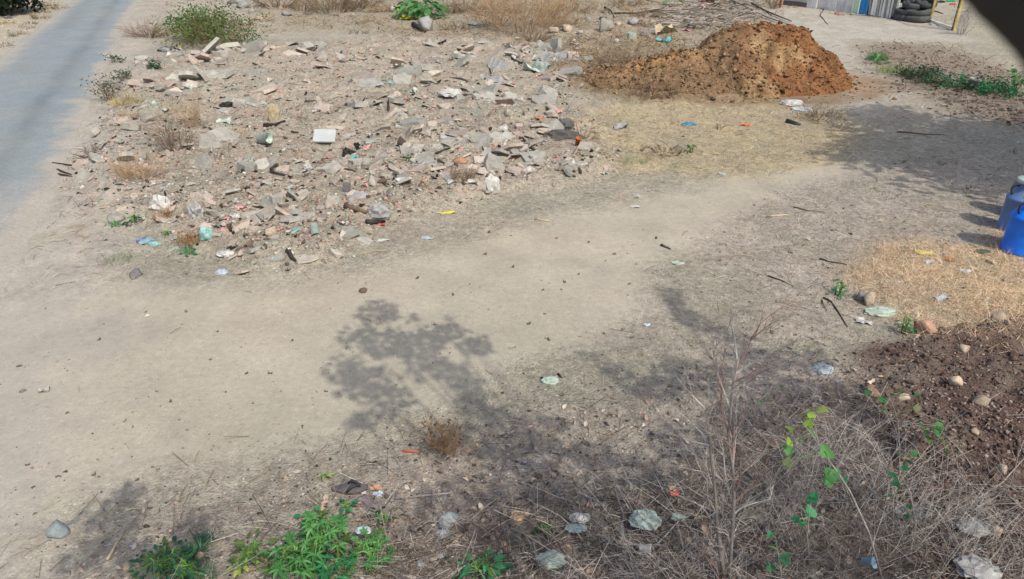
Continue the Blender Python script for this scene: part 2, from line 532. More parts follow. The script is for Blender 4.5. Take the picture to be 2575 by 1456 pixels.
# ------------------------------------------------------------------ ground
DUST = np.array(srgb(183, 177, 161)); PINK = np.array(srgb(188, 176, 160)); STRAW = np.array(srgb(198, 182, 148))
GREY = np.array(srgb(192, 182, 170)); SCRUB = np.array(srgb(160, 142, 114)); TILL = np.array(srgb(112, 94, 88))
MULCH = np.array(srgb(188, 176, 166)); ORANGE = np.array(srgb(218, 192, 154)); DSOIL = np.array(srgb(150, 136, 124))
GREEN = np.array(srgb(170, 170, 148)); TRACK = np.array(srgb(186, 182, 172))
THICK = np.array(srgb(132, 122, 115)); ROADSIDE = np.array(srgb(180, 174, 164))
def ground_tint(x, y):
    c = np.empty(x.shape + (3,)); c[...] = DUST
    def mix(mask, col):
        nonlocal c
        c = c * (1 - mask[..., None]) + col * mask[..., None]
    big = fbm(x, y, 3.2, 4, .6, .7)
    med = fbm(x, y, .5, 4, .6, 3.9)
    fin = fbm(x, y, .11, 3, .6, 8.2)
    mix(sstep(.05, .5, big) * .5, PINK)
    mix(sstep(.05, .45, fbm(x, y, 2.1, 3, .5, 9.9)) * .35, GREY)
    for nm, col, k in (('verge', GREY, .8), ('rubble', PINK, .55), ('topdebris', SCRUB, .45), ('scrub', SCRUB, .9), ('straw', STRAW, .9), ('gravel', GREY, .85), ('track', TRACK, .9),
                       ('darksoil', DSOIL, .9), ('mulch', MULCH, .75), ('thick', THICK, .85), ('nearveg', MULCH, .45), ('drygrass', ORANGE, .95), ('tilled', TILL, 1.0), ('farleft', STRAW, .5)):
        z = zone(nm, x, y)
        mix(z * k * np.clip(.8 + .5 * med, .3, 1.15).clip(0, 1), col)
    uu = road_u(x, y)
    mix(sstep(1.55, 1.1, uu + .25 * med) * sstep(.5, 1.0, uu), ROADSIDE)
    mix(sstep(-.5, -.1, uu + .2 * med) * sstep(.3, 0, uu) * .8, ROADSIDE)
    pth = zone('path', x, y)
    rub = np.clip(zone('rubble', x, y) + zone('topdebris', x, y) * .6 + zone('verge', x, y) * .5, 0, 1)
    # dirty stains and dust patches, each with its own shape
    mix(rub * sstep(.1, .5, fbm(x, y, .35, 4, .6, 12.1)) * .5, np.array(srgb(160, 150, 138)))
    mix(rub * sstep(.25, .5, fbm(x, y, .28, 3, .6, 15.7)) * .3, np.array(srgb(204, 168, 152)))
    mix(rub * sstep(.3, .55, fbm(x, y, .3, 3, .6, 19.7)) * .4, np.array(srgb(160, 176, 160)))
    mix((1 - pth) * sstep(.3, .6, fbm(x, y, .8, 4, .6, 22.2)) * .35, GREEN)
    hd = np.hypot((x - 5.2) / 3.4, (y - 17.6) / 2.15) + .25 * med
    mix(sstep(1.3, .95, hd) * .75, np.array(srgb(158, 132, 104)))
    c = c * (1 + (.16 * med + .2 * fin * (1 - .75 * pth))[..., None])
    c = c * (1 + .06 * big[..., None])
    return np.clip(c, .01, .8)

def ground_material():
    m, t, b = nt_new('dusty_soil')
    at_ = t.nodes.new('ShaderNodeAttribute'); at_.attribute_name = 'tint'
    ar = t.nodes.new('ShaderNodeAttribute'); ar.attribute_name = 'coarse'
    tc = t.nodes.new('ShaderNodeTexCoord')
    v = tc.outputs['Object']
    f1 = noisen(t, v, 55, 5, .75)
    f2 = noisen(t, v, 17, 4, .65)
    vo = t.nodes.new('ShaderNodeTexVoronoi'); vo.inputs['Scale'].default_value = 42
    t.links.new(v, vo.inputs['Vector'])
    vp = ramp(t, vo.outputs['Distance'], .12, .5, 1.0, 0.0)
    amp = mathn(t, 'ADD', mathn(t, 'MULTIPLY', ar.outputs['Fac'], 1.05), .28)
    dev = mathn(t, 'ADD', mathn(t, 'MULTIPLY', mathn(t, 'SUBTRACT', f1, .5), 1.5), mathn(t, 'MULTIPLY', mathn(t, 'SUBTRACT', f2, .5), 1.2))
    k = mathn(t, 'ADD', mathn(t, 'MULTIPLY', dev, amp), 1.0)
    # scattered dark and pale grains
    vg = t.nodes.new('ShaderNodeTexVoronoi'); vg.inputs['Scale'].default_value = 26
    t.links.new(v, vg.inputs['Vector'])
    sep = t.nodes.new('ShaderNodeSeparateColor'); t.links.new(vg.outputs['Color'], sep.inputs[0])
    dot = mathn(t, 'LESS_THAN', vg.outputs['Distance'], .24)
    dark = mathn(t, 'MULTIPLY', dot, mathn(t, 'GREATER_THAN', sep.outputs[0], .86))
    pale = mathn(t, 'MULTIPLY', dot, mathn(t, 'GREATER_THAN', sep.outputs[1], .88))
    g = mathn(t, 'MULTIPLY', mathn(t, 'SUBTRACT', mathn(t, 'MULTIPLY', pale, .55), mathn(t, 'MULTIPLY', dark, .6)), amp)
    k = mathn(t, 'MAXIMUM', mathn(t, 'ADD', k, g), .12)
    t.links.new(mul_color(t, at_.outputs['Color'], k), b.inputs['Base Color'])
    b.inputs['Roughness'].default_value = .96
    b.inputs['Specular IOR Level'].default_value = .12
    bn = t.nodes.new('ShaderNodeBump')
    bn.inputs['Distance'].default_value = .02
    t.links.new(mathn(t, 'MULTIPLY', amp, .9), bn.inputs['Strength'])
    t.links.new(mathn(t, 'ADD', f1, mathn(t, 'MULTIPLY', vp, .35)), bn.inputs['Height'])
    t.links.new(bn.outputs[0], b.inputs['Normal'])
    return m
GM = ground_material()
NR, NC = 620, 600
Ys = np.concatenate([np.linspace(-4, 2.3, 30, endpoint=False), np.geomspace(2.3, 48, NR - 30)])
U = np.linspace(-1, 1, NC)
half = .80 * (np.maximum(Ys, 0) * CP + CAM_H * SP) + 2.0
GX = U[None] * half[:, None]
GY = np.repeat(Ys[:, None], NC, 1)
GX = GX + nrg.uniform(-.2, .2, GX.shape) * (half[:, None] / NC)
GZ = H_np(GX, GY)
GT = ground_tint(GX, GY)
coarse = np.clip(1 - zone('path', GX, GY) * .9 - zone('track', GX, GY) * .6, .08, 1) * (1 - .8 * sstep(1.5, 1.1, road_u(GX, GY)))
idx = np.arange(NR * NC).reshape(NR, NC)
Fq = np.stack([idx[:-1, :-1], idx[:-1, 1:], idx[1:, 1:], idx[1:, :-1]], -1).reshape(-1, 4)
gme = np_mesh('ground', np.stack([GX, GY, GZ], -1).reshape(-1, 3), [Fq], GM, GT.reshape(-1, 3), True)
a_ = gme.attributes.new('coarse', 'FLOAT', 'POINT'); a_.data.foreach_set('value', coarse.ravel().astype(np.float32))
tag(link('ground', gme), kind='structure')
fv = np.array([(-300, -300, -.45), (300, -300, -.45), (300, 400, -.45), (-300, 400, -.45)])
fme = np_mesh('far_field', fv, [np.array([[0, 1, 2, 3]])], GM, np.tile(DUST, (4, 1)))
tag(link('far_field', fme), kind='structure')

# ------------------------------------------------------------------ road
def road_material():
    m, t, b = nt_new('dusty_asphalt')
    ar = t.nodes.new('ShaderNodeAttribute'); ar.attribute_name = 'dust'
    ap = t.nodes.new('ShaderNodeAttribute'); ap.attribute_name = 'patch'
    tc = t.nodes.new('ShaderNodeTexCoord')
    f1 = noisen(t, tc.outputs['Object'], 24, 6, .8)
    f2 = noisen(t, tc.outputs['Object'], 1.6, 6, .7)
    mx = t.nodes.new('ShaderNodeMix'); mx.data_type = 'RGBA'
    mx.inputs['A'].default_value = (*srgb(142, 154, 160), 1)
    mx.inputs['B'].default_value = (*srgb(122, 132, 138), 1)
    t.links.new(mathn(t, 'MULTIPLY', ap.outputs['Fac'], ramp(t, f2, .3, .7, .6, 1.2)), mx.inputs['Factor'])
    m2 = t.nodes.new('ShaderNodeMix'); m2.data_type = 'RGBA'
    t.links.new(mx.outputs['Result'], m2.inputs['A'])
    m2.inputs['B'].default_value = (*srgb(180, 174, 164), 1)
    t.links.new(ar.outputs['Fac'], m2.inputs['Factor'])
    k = mathn(t, 'MULTIPLY', ramp(t, f1, .2, .8, .62, 1.38), ramp(t, f2, .2, .8, .86, 1.14))
    t.links.new(mul_color(t, m2.outputs['Result'], k), b.inputs['Base Color'])
    b.inputs['Roughness'].default_value = .85
    b.inputs['Specular IOR Level'].default_value = .2
    bn = t.nodes.new('ShaderNodeBump'); bn.inputs['Strength'].default_value = .25; bn.inputs['Distance'].default_value = .01
    t.links.new(f1, bn.inputs['Height']); t.links.new(bn.outputs[0], b.inputs['Normal'])
    return m
ry = np.geomspace(3.0, 60, 900)
ru = np.linspace(0, 1, 90)
RY = np.repeat(ry[:, None], 90, 1)
xl, xr = road_x(ry, _l0, _l1), road_x(ry, _r0, _r1)
jl, jr = .10 * fbm(ry * 0 + 3.1, ry, .7, 4, .6, 1.0), .14 * fbm(ry * 0 + 8.1, ry, .8, 4, .6, 2.0)
RX = (xl + jl)[:, None] + ru[None] * ((xr + jr) - (xl + jl))[:, None]
RZ = H_np(RX, RY) * .2 + .006 + .02 * (1 - (2 * ru[None] - 1) ** 2)
RZ[:, 0] -= .05; RZ[:, -1] -= .05
U_ = np.repeat(ru[None], len(ry), 0)
nn = fbm(RX, RY, .8, 6, .7, 5.5)
dust = sstep(.82, .97, U_ + .16 * nn) + .85 * sstep(.25, 0, U_ + .1 * nn) + .8 * sstep(10.0, 5.5, RY + 1.2 * nn - 2 * U_)
dust = np.clip(dust + .10 + .22 * fbm(RX, RY, 2.0, 4, .6, 6.6), 0, 1)
patch = np.exp(-((U_ - .68 + .05 * nn) / .07) ** 2) * (.75 + .5 * nn) + .45 * np.exp(-((U_ - .30) / .12) ** 2) * sstep(.0, .5, fbm(RX, RY, 3, 2, .5, 4.4))
ii = np.arange(len(ry) * 90).reshape(len(ry), 90)
RF = np.stack([ii[:-1, :-1], ii[:-1, 1:], ii[1:, 1:], ii[1:, :-1]], -1).reshape(-1, 4)
rme = np_mesh('road', np.stack([RX, RY, RZ], -1).reshape(-1, 3), [RF], road_material(), None, True)
for nm, arr in (('dust', dust), ('patch', np.clip(patch, 0, 1))):
    q = rme.attributes.new(nm, 'FLOAT', 'POINT'); q.data.foreach_set('value', arr.ravel().astype(np.float32))
tag(link('road', rme), kind='structure')

# ------------------------------------------------------------------ trees that shade the yard (crowns above the picture)
BARK = mat('bark', (.16, .13, .10), .9, .4, 30, .6)
LEAFD = leaf_mat('canopy_leaf', (.05, .09, .025), (.08, .12, .03))
def shade_tree(name, base, blobs, label, zlo, zhi, leaf, lai, trunk_r, fork):
    """blobs: list of ground ellipses (centre, half axes) that its clumps of leaves shade"""
    root = empty(name, base, label, 'tree')
    P, groups = [], []
    for c, a, b, dens in blobs:
        area = math.pi * a * b
        n = max(3, int(area * lai * dens / (leaf * leaf * .42)))
        z0 = rnd.uniform(zlo, zhi)
        cl = []
        for _ in range(n):
            r_, th = math.sqrt(rnd.random()), rnd.uniform(0, 6.283)
            if rnd.random() < .12: r_ *= rnd.uniform(1.0, 1.25)
            g = Vector((c.x + a * r_ * math.cos(th), c.y + b * r_ * math.sin(th), 0))
            z = z0 + rnd.gauss(0, .25)
            q = g + SUN * (z / SUN.z)
            P.append(q - Vector(base)); cl.append(q)
        groups.append(c + SUN * (z0 / SUN.z))
    P = np.array([tuple(p) for p in P])
    n = len(P)
    rot = np.stack([nrg.uniform(-.9, .9, n), nrg.uniform(-.9, .9, n), nrg.uniform(0, 6.28, n)], 1)
    V, FL, _ = multi([leaf_geo(1, .5)], P, rot, nrg.uniform(.7, 1.3, n) * leaf)
    tag(link('crown', np_mesh('crown', V, FL, LEAFD), root), kind='stuff')
    t = MB()
    fk = Vector(fork) - Vector(base)
    t.tube([(0, 0, -.2), fk * .3 + Vector((.08, .05, 0)), fk * .7, fk], [trunk_r * 1.3, trunk_r, trunk_r * .85, trunk_r * .75], 10)
    link('trunk', t.mesh('trunk', BARK, True), root)
    for g in groups:
        e = g - Vector(base)
        mid = (fk + e) * .5 + Vector((rnd.uniform(-.15, .15), rnd.uniform(-.15, .15), .25))
        l = (e - fk).length
        tb = MB()
        tb.tube([fk, fk.lerp(mid, .5), mid, e], [.03 + .006 * l, .02 + .004 * l, .014, .006], 5)
        link('branch', tb.mesh('branch', BARK, True), root)
    return root
def blob(px, py, rx, ry, dens=1.0):
    p = flat(px, py)
    s = px_m(p)
    sv = (CAM_H / math.hypot(CAM_H, p.y))                 # foreshortening of the ground
    return (p, rx / s, ry / (s * sv), dens)
near = [(950,785,52,30,1),(905,845,45,26,.8),(975,860,70,34,1),(1060,880,55,40,.9),(1120,835,62,22,1),(1195,868,42,24,1),(1038,797,18,11,.7),(1130,800,18,8,.6),
        (865,925,44,36,.8),(920,965,66,44,.9),(980,1010,52,46,.6),(915,1055,46,26,.9),(1100,930,80,28,.85),(1170,965,44,22,.9),(1195,1000,36,18,.9),(1240,1035,36,18,1),
        (1290,1065,44,26,.9),(1330,1110,60,32,.8),(1260,1130,70,40,.7),(1400,1130,40,20,.6),(1320,1190,80,40,.7),(1200,1230,80,40,.6),
        (1690,745,26,26,1),(1715,785,30,24,1),(1755,808,34,18,1),(1810,832,30,12,.9),(1860,850,34,14,.9),
        (1490,892,26,10,.7),(1540,930,36,16,.8),(1600,965,44,22,.9),(1670,975,60,30,.9),(1700,925,50,26,.7),(1780,950,70,40,.8),(1900,900,80,30,.8),(2020,905,80,30,.6),(1960,970,90,40,.7),(2080,990,90,44,.6),(1860,1040,80,40,.6),(2190,1080,80,50,.4),
        (1180,1010,40,26,.8),(1150,1090,60,30,.6),(1400,1060,40,14,.9),(1360,1240,70,30,.8),(1120,1260,80,26,.5),(1500,1140,60,24,.7),(1250,1330,90,30,.5),(1420,1260,110,50,.5),(1600,1180,100,50,.55),(1720,1110,80,50,.5),(1900,1200,110,60,.5),(1600,1340,140,60,.5),(2080,1260,110,70,.5),(1850,1380,140,60,.5),(1300,1380,120,60,.4),(2200,1400,140,60,.5),
        (318,1255,34,46,.9),(290,1330,56,46,.95),(225,1300,40,26,.7),(508,1298,34,24,1),(462,1340,50,24,.9),(345,1400,80,40,.8),(200,1410,60,44,.7),(430,1420,90,44,.6)]
shade_tree('shade_tree', (4.6, -3.2, 0), [blob(b[0], b[1], b[2], b[3], b[4] * (.4 if b[1] > 1200 and b[0] > 1400 else 1)) for b in near], 'tree behind the camera whose loose crown throws dappled shade on the yard', 4.6, 6.4, .085, 3.2, .17, (4.2, -2.6, 3.4))
wide = []
shade_poly = poly_g([(2160,276),(2240,262),(2330,290),(2460,300),(2800,330),(2900,560),(2600,560),(2510,580),(2400,548),(2330,505),(2230,440),(2120,408),(2050,388),(2120,340)])
bb0, bb1 = shade_poly.min(0), shade_poly.max(0)
while len(wide) < 150:
    x, y = rnd.uniform(bb0[0], min(bb1[0], 15.0)), rnd.uniform(bb0[1], bb1[1])
    d = float(sdist(np.array([x]), np.array([y]), shade_poly)[0])
    if d > .35 and math.hypot(x - 6.4, y - 8.0) > 1.9: wide.append((Vector((x, y, 0)), rnd.uniform(.45, .8), rnd.uniform(.45, .8), .7))
for px_, py_, r_ in ((2330,215,70),(2420,240,80),(2500,265,80),(2260,180,50),(2540,300,90)):
    p = flat(px_, py_); wide.append((p, 1.0, .8, .35))
shade_tree('shade_tree', (15.6, 5.0, 0), wide, 'large leafy tree right of the yard shading the ground by the cans', 5.0, 7.5, .2, 1.25, .28, (15.0, 5.6, 3.6))


# ------------------------------------------------------------------ soil heap
HC = Vector((6.0, 17.7, 0))
def heap_h(x, y):
    dx, dy = (x - HC.x), (y - HC.y)
    lum = fbm(x, y, .9, 4, .55, 3.3)
    q = np.sqrt((dx / np.where(dx > 0, 2.05, 2.5)) ** 2 + (dy / 1.75) ** 2) + .12 * lum
    main = 1.3 * np.clip((1 - q) / .72, 0, 1) ** .9
    main = np.minimum(main, 1.2 + .10 * lum)
    l2 = .68 * np.clip(1.12 - (np.sqrt(((dx + 2.0) / 1.9) ** 2 + ((dy + .3) / 1.35) ** 2) + .22 * lum), 0, 1)
    l3 = .45 * np.clip(1.1 - (np.sqrt(((dx + 2.9) / 1.5) ** 2 + ((dy + .2) / 1.2) ** 2) + .25 * lum), 0, 1)
    h = np.maximum(np.maximum(main, l2), l3)
    h = h - .24 * sstep(.12, -.05, dy + .55 + .3 * lum + .12 * dx) * sstep(-1.2, -.3, dx) * sstep(1.1, .5, dx) * sstep(.2, .5, h)
    return h + (h > .02) * (.12 * fbm(x, y, .34, 4, .65, 5.7) + .05 * fbm(x, y, .1, 2, .6, 1.9))
hx = np.linspace(HC.x - 5.4, HC.x + 2.8, 250); hy = np.linspace(HC.y - 2.6, HC.y + 2.6, 170)
XX, YY = np.meshgrid(hx, hy)
HH = heap_h(XX, YY)
ZZ = np.where(HH > .015, H_np(XX, YY) + HH, H_np(XX, YY) - .12)
mixr = sstep(-.9, .3, (XX - HC.x) + .9 * fbm(XX, YY, .9, 3, .5, 2.2) + .5)[..., None]
HT = np.array(srgb(134, 96, 66)) * mixr + np.array(srgb(132, 108, 84)) * (1 - mixr)
pal = sstep(.05, .35, fbm(XX, YY, .9, 3, .5, 6.2) - .25 * np.abs(XX - HC.x + .2))[..., None] * .4
HT = HT * (1 - pal) + np.array(srgb(200, 176, 134)) * pal
org = (np.exp(-(((XX - HC.x + 2.6) / .75) ** 2 + ((YY - HC.y + .55) / .32) ** 2)))[..., None]
HT = HT * (1 - org) + np.array(srgb(180, 138, 92)) * org
wet = sstep(-.05, .3, fbm(XX, YY, .7, 4, .6, 14.4) + .25 * (YY - HC.y))[..., None] * .75
HT = HT * (1 - wet) + np.array(srgb(106, 76, 50)) * wet
HT = HT * (1 + .45 * fbm(XX, YY, .16, 3, .6, 9.1)[..., None])
ii = np.arange(XX.size).reshape(XX.shape)
HF = np.stack([ii[:-1, :-1], ii[:-1, 1:], ii[1:, 1:], ii[1:, :-1]], -1).reshape(-1, 4)
keep = (HH.ravel()[HF] > .015).any(1)
SOIL = tint_mat('loose_soil', 22, .6, 1.0)
heap_o = empty('soil_heap', (HC.x, HC.y, 0), 'big rust brown heap of loose soil dumped behind the yard', 'soil heap')
V = np.stack([XX - HC.x, YY - HC.y, ZZ], -1).reshape(-1, 3)
link('mound', np_mesh('mound', V, [HF[keep]], SOIL, np.clip(HT, .01, .7).reshape(-1, 3), True), heap_o)
clod_geos = [geo_of(chunk_mesh('clod', s, SOIL, 8, (1, .75, .6))) for s in range(5)]
hp = []
while len(hp) < 15000:
    x, y = rnd.uniform(HC.x - 5.2, HC.x + 2.4), rnd.uniform(HC.y - 2.4, HC.y + 1.6)
    hp.append((x, y))
hp = np.array(hp)
hh = heap_h(hp[:, 0], hp[:, 1])
k_ = (hh > .03) | (nrg.random(len(hp)) < .22 * np.exp(-np.maximum(0, np.hypot((hp[:, 0] - HC.x + 1) / 3.6, (hp[:, 1] - HC.y) / 2.0) - .9) * 5))
hp, hh = hp[k_], hh[k_]
hz = H_np(hp[:, 0], hp[:, 1]) + np.where(hh > .015, hh, 0) - .01
red = sstep(-.9, .3, hp[:, 0] - HC.x + .4 + .6 * nrg.normal(size=len(hp)))[:, None]
ct = np.array(srgb(136, 100, 70)) * red + np.array(srgb(146, 124, 98)) * (1 - red)
ct = ct * nrg.uniform(.3, 1.6, (len(hp), 1))
n = len(hp)
V, FL, T = multi(clod_geos, np.stack([hp[:, 0] - HC.x, hp[:, 1] - HC.y, hz], 1), nrg.uniform(-.6, .6, (n, 3)) * np.array([1, 1, 6]), nrg.lognormal(-3.05, .5, n).clip(.02, .2), ct)
tag(link('soil_clods', np_mesh('soil_clods', V, FL, SOIL, T), heap_o), kind='stuff')

# ------------------------------------------------------------------ scatter of uncountable small stuff
def scatter_pts(n, fn, y0=2.6, y1=34.0):
    """n points spread by picture-like density over the yard, kept with probability fn(x, y)"""
    out = []
    tot = 0
    while tot < n:
        py = nrg.uniform(-20, 1500, n * 2)
        px = nrg.uniform(-60, 2640, n * 2)
        u, v = (px - CX) / FD, -(py - CY) / FD
        dy, dz = CP + v * SP, -SP + v * CP
        t = -CAM_H / dz
        x, y = u * t, dy * t
        k = nrg.random(n * 2) < fn(x, y)
        out.append(np.stack([x[k], y[k]], 1)); tot += k.sum()
        if tot == 0: break
    return np.concatenate(out)[:n]
def dscale(p):                                            # metres per picture px
    return (p[:, 1] * CP + CAM_H * SP) / FD
PEB = tint_mat('pebble_grain', 30, .3, .3)
peb_geos = [geo_of(chunk_mesh('pebble', 40 + s, PEB, 9, (1, .8, .6))) for s in range(5)]
STONE_T = np.array([srgb(150, 142, 132), srgb(196, 188, 176), srgb(120, 110, 100), srgb(176, 150, 132), srgb(90, 84, 78), srgb(170, 172, 168)])
def pebbles(name, n, fn, smin, smax, tints, seed=0):
    p = scatter_pts(n, fn)
    z = H_np(p[:, 0], p[:, 1])
    s = nrg.uniform(0, 1, len(p)) ** 2.5 * (smax - smin) + smin
    t = tints[nrg.integers(0, len(tints), len(p))] * nrg.uniform(.7, 1.25, (len(p), 1))
    V, FL, T = multi(peb_geos, np.stack([p[:, 0], p[:, 1], z - .1 * s], 1), nrg.uniform(-.4, .4, (len(p), 3)) * np.array([1, 1, 8]), s, t)
    return tag(link(name, np_mesh(name, V, FL, PEB, T)), kind='stuff')
u_ = lambda x, y: (road_u(x, y) > 1.02) | (road_u(x, y) < -.02)
pebbles('pebbles', 420, lambda x, y: .9 * zone('path', x, y) * u_(x, y), .008, .035, STONE_T)
pebbles('gravel', 4600, lambda x, y: (.12 + .5 * zone('gravel', x, y) + .5 * zone('verge', x, y) + .45 * zone('nearveg', x, y) + .5 * zone('mulch', x, y)) * (1 - .9 * zone('path', x, y)) * u_(x, y), .008, .05, STONE_T)
RUB_T = np.array([srgb(176, 168, 158), srgb(200, 178, 164), srgb(160, 156, 148), srgb(194, 156, 142), srgb(206, 204, 196), srgb(176, 186, 174), srgb(104, 92, 82), srgb(60, 54, 48)])
pebbles('rubble_crumbs', 13000, lambda x, y: np.clip(zone('rubble', x, y) + .6 * zone('topdebris', x, y), 0, 1) * u_(x, y), .015, .11, RUB_T)
TIL_T = np.array([srgb(132, 112, 106), srgb(112, 94, 88), srgb(152, 134, 128), srgb(82, 68, 62), srgb(164, 150, 144), srgb(122, 100, 92), srgb(100, 84, 78)])
pebbles('earth_clods', 6500, lambda x, y: np.clip(zone('tilled', x, y) * .95, 0, 1), .006, .06, TIL_T)
pebbles('earth_crumbs', 1800, lambda x, y: zone('darksoil', x, y) * .8 + .25 * zone('scrub', x, y), .03, .13, np.array([srgb(120, 104, 92), srgb(150, 134, 118), srgb(90, 78, 68)]))

STRAW_M = tint_mat('dry_straw', 60, .25, 0)
def straw_geo(bend):
    v, f = [], []
    for i, t in enumerate((0, .5, 1)):
        z = bend * math.sin(t * math.pi)
        v += [(-.5, t - .5, z), (.5, t - .5, z), (0, t - .5, z + .8)]
    for i in (0, 3):
        for a, b in ((0, 1), (1, 2), (2, 0)): f.append((i + a, i + b, i + b + 3, i + a + 3))
    return v, f
def straws(name, n, fn, lmin, lmax, w, tints, up=.25, lift=.0):
    p = scatter_pts(n, fn)
    z = H_np(p[:, 0], p[:, 1])
    L = nrg.uniform(lmin, lmax, len(p))
    ww = np.maximum(w * nrg.uniform(.6, 1.5, len(p)), dscale(p) * .9)
    t = tints[nrg.integers(0, len(tints), len(p))] * nrg.uniform(.6, 1.3, (len(p), 1))
    tilt = nrg.normal(0, up, len(p))
    pos = np.stack([p[:, 0], p[:, 1], z + np.abs(np.sin(tilt)) * L * .45 + .006 + nrg.uniform(0, lift, len(p))], 1)
    gb = [straw_geo(b) for b in (0.0, 2, 5)]
    V, FL, T = multi(gb, pos, np.stack([tilt, nrg.normal(0, .2, len(p)), nrg.uniform(0, 6.28, len(p))], 1), np.stack([ww, L, ww], 1), t)
    return tag(link(name, np_mesh(name, V, FL, STRAW_M, T)), kind='stuff')
STR_T = np.array([srgb(206, 192, 160), srgb(186, 168, 134), srgb(150, 128, 100), srgb(220, 210, 188), srgb(120, 104, 84)])
GREYT = np.array([srgb(184, 178, 172), srgb(160, 152, 146), srgb(212, 206, 200), srgb(120, 110, 104), srgb(72, 64, 60), srgb(166, 148, 134)])
straws('straw_litter', 5200, lambda x, y: (.06 + .6 * zone('straw', x, y) + .2 * zone('gravel', x, y) + .35 * zone('rubble', x, y) + .5 * zone('topdebris', x, y) + .4 * zone('verge', x, y)) * (1 - .93 * zone('path', x, y)) * u_(x, y), .04, .22, .003, STR_T, .12)
straws('twig_litter', 4600, lambda x, y: np.clip(zone('thick', x, y) + .10 * zone('mulch', x, y) + .10 * zone('nearveg', x, y) + .05 * zone('tilled', x, y), 0, 1), .04, .28, .0026, GREYT, .35, .06)
straws('scrub_litter', 4200, lambda x, y: np.clip(zone('scrub', x, y) + .25 * zone('darksoil', x, y) + .5 * zone('topdebris', x, y), 0, 1), .08, .35, .004, np.array([srgb(150, 128, 96), srgb(110, 92, 72), srgb(180, 160, 126)]), .4, .05)
# dead leaves on the ground
def leaf_litter(name, n, fn, s0, s1, tints):
    p = scatter_pts(n, fn)
    z = H_np(p[:, 0], p[:, 1]) + .008
    t = tints[nrg.integers(0, len(tints), len(p))] * nrg.uniform(.6, 1.25, (len(p), 1))
    V, FL, T = multi([leaf_geo(1, .45, .3, .25), leaf_geo(1, .6, .5, -.2)], np.stack([p[:, 0], p[:, 1], z], 1), np.stack([nrg.normal(0, .3, len(p)), nrg.normal(0, .35, len(p)), nrg.uniform(0, 6.28, len(p))], 1), nrg.uniform(s0, s1, len(p)), t)
    return tag(link(name, np_mesh(name, V, FL, STRAW_M, T)), kind='stuff')
leaf_litter('dead_leaves', 1500, lambda x, y: np.clip(.9 * zone('mulch', x, y) + .35 * zone('nearveg', x, y) + .012 * zone('path', x, y) + .15 * zone('gravel', x, y), 0, 1), .025, .07, np.array([srgb(170, 158, 144), srgb(150, 138, 126), srgb(206, 196, 180), srgb(120, 108, 98), srgb(184, 160, 144)]))

# grass: blades in one mesh
def blades(name, pts, hmin, hmax, w, tints, lean=.5, parent=None, origin=None):
    n = len(pts)
    z = H_np(pts[:, 0], pts[:, 1])
    L = nrg.uniform(hmin, hmax, n)
    ww = np.maximum(w, dscale(pts) * .7)
    g = []
    for bend in (.25, .6, .95):
        v = []
        for t in (0, .35, .7, 1):
            q = 1 - t ** 1.5 if t < 1 else 0
            v += [(-.5 * q, bend * t * t, t), (.5 * q, bend * t * t, t * 1.0)]
        g.append((v, [(0, 1, 3, 2), (2, 3, 5, 4), (4, 5, 7, 6)]))
    t = tints[nrg.integers(0, len(tints), n)] * nrg.uniform(.65, 1.3, (n, 1))
    pos = np.stack([pts[:, 0], pts[:, 1], z - .005], 1)
    if origin is not None: pos = pos - np.array(tuple(origin))
    V, FL, T = multi(g, pos, np.stack([nrg.normal(0, lean, n), nrg.normal(0, lean, n), nrg.uniform(0, 6.28, n)], 1), np.stack([ww, L, L], 1), t)
    return tag(link(name, np_mesh(name, V, FL, STRAW_M, T), parent), kind='stuff')
p = scatter_pts(9000, lambda x, y: zone('drygrass', x, y) * np.clip(.6 + fbm(x, y, .4, 3, .5, 3.0), .05, 1))
blades('dry_grass', p, .04, .14, .004, np.array([srgb(250, 226, 196), srgb(234, 200, 166), srgb(255, 242, 222), srgb(186, 150, 120), srgb(244, 208, 178)]), 1.1)
p = scatter_pts(2600, lambda x, y: np.clip(zone('straw', x, y) * .5 + zone('farleft', x, y) * .8 + .5 * zone('topdebris', x, y) * (fbm(x, y, 2, 3, .5, 8) > .1), 0, 1) * u_(x, y))
blades('yellowed_grass', p, .06, .2, .004, np.array([srgb(214, 202, 166), srgb(190, 174, 136), srgb(228, 220, 190)]), .9)

# ------------------------------------------------------------------ builders for single things
def stand(px, py, wpx):
    p = at(px, py)
    return p, wpx / px_m(p)
M_CONC = mat('weathered_concrete', srgb(188, 181, 168), .9, .25, 18, .5)
M_CONCG = mat('mossy_concrete', srgb(182, 181, 172), .9, .25, 18, .5)
M_PINK = mat('pale_brick', srgb(196, 176, 164), .9, .3, 20, .5)
M_RED = mat('red_brick', srgb(184, 126, 110), .9, .3, 20, .5)
M_TILE = mat('dusty_tile', srgb(192, 178, 166), .75, .2, 12, .25)
M_DARK = mat('charred_wood', (.035, .03, .025), .9, .5, 24, .7)
M_WOODB = mat('brown_wood', (.14, .10, .07), .9, .5, 24, .6)
M_STONE = mat('grey_stone', srgb(172, 172, 170), .9, .25, 10, .5)
M_STONEB = mat('beige_stone', srgb(196, 180, 160), .9, .3, 12, .5)
M_STONEP = mat('purplish_stone', srgb(140, 134, 136), .9, .3, 12, .5)
M_WHITE = mat('white_plastic', srgb(208, 208, 204), .45, .12, 9, .15, .4, .08)
M_MINT = mat('mint_plastic', srgb(180, 198, 186), .4, .25, 9, .15, .4, .1)
M_TEAL = mat('teal_plastic', srgb(150, 200, 196), .45, .15, 9, .15, .4, .1)
M_GREYP = mat('grey_plastic', srgb(176, 176, 174), .45, .25, 9, .15, .4, .1)
M_BLUEP = mat('pale_blue_plastic', srgb(196, 212, 226), .5, .15, 9, .15, .4, .1)
M_BLACKP = mat('black_rubber', (.02, .02, .02), .6, .4, 14, .3)
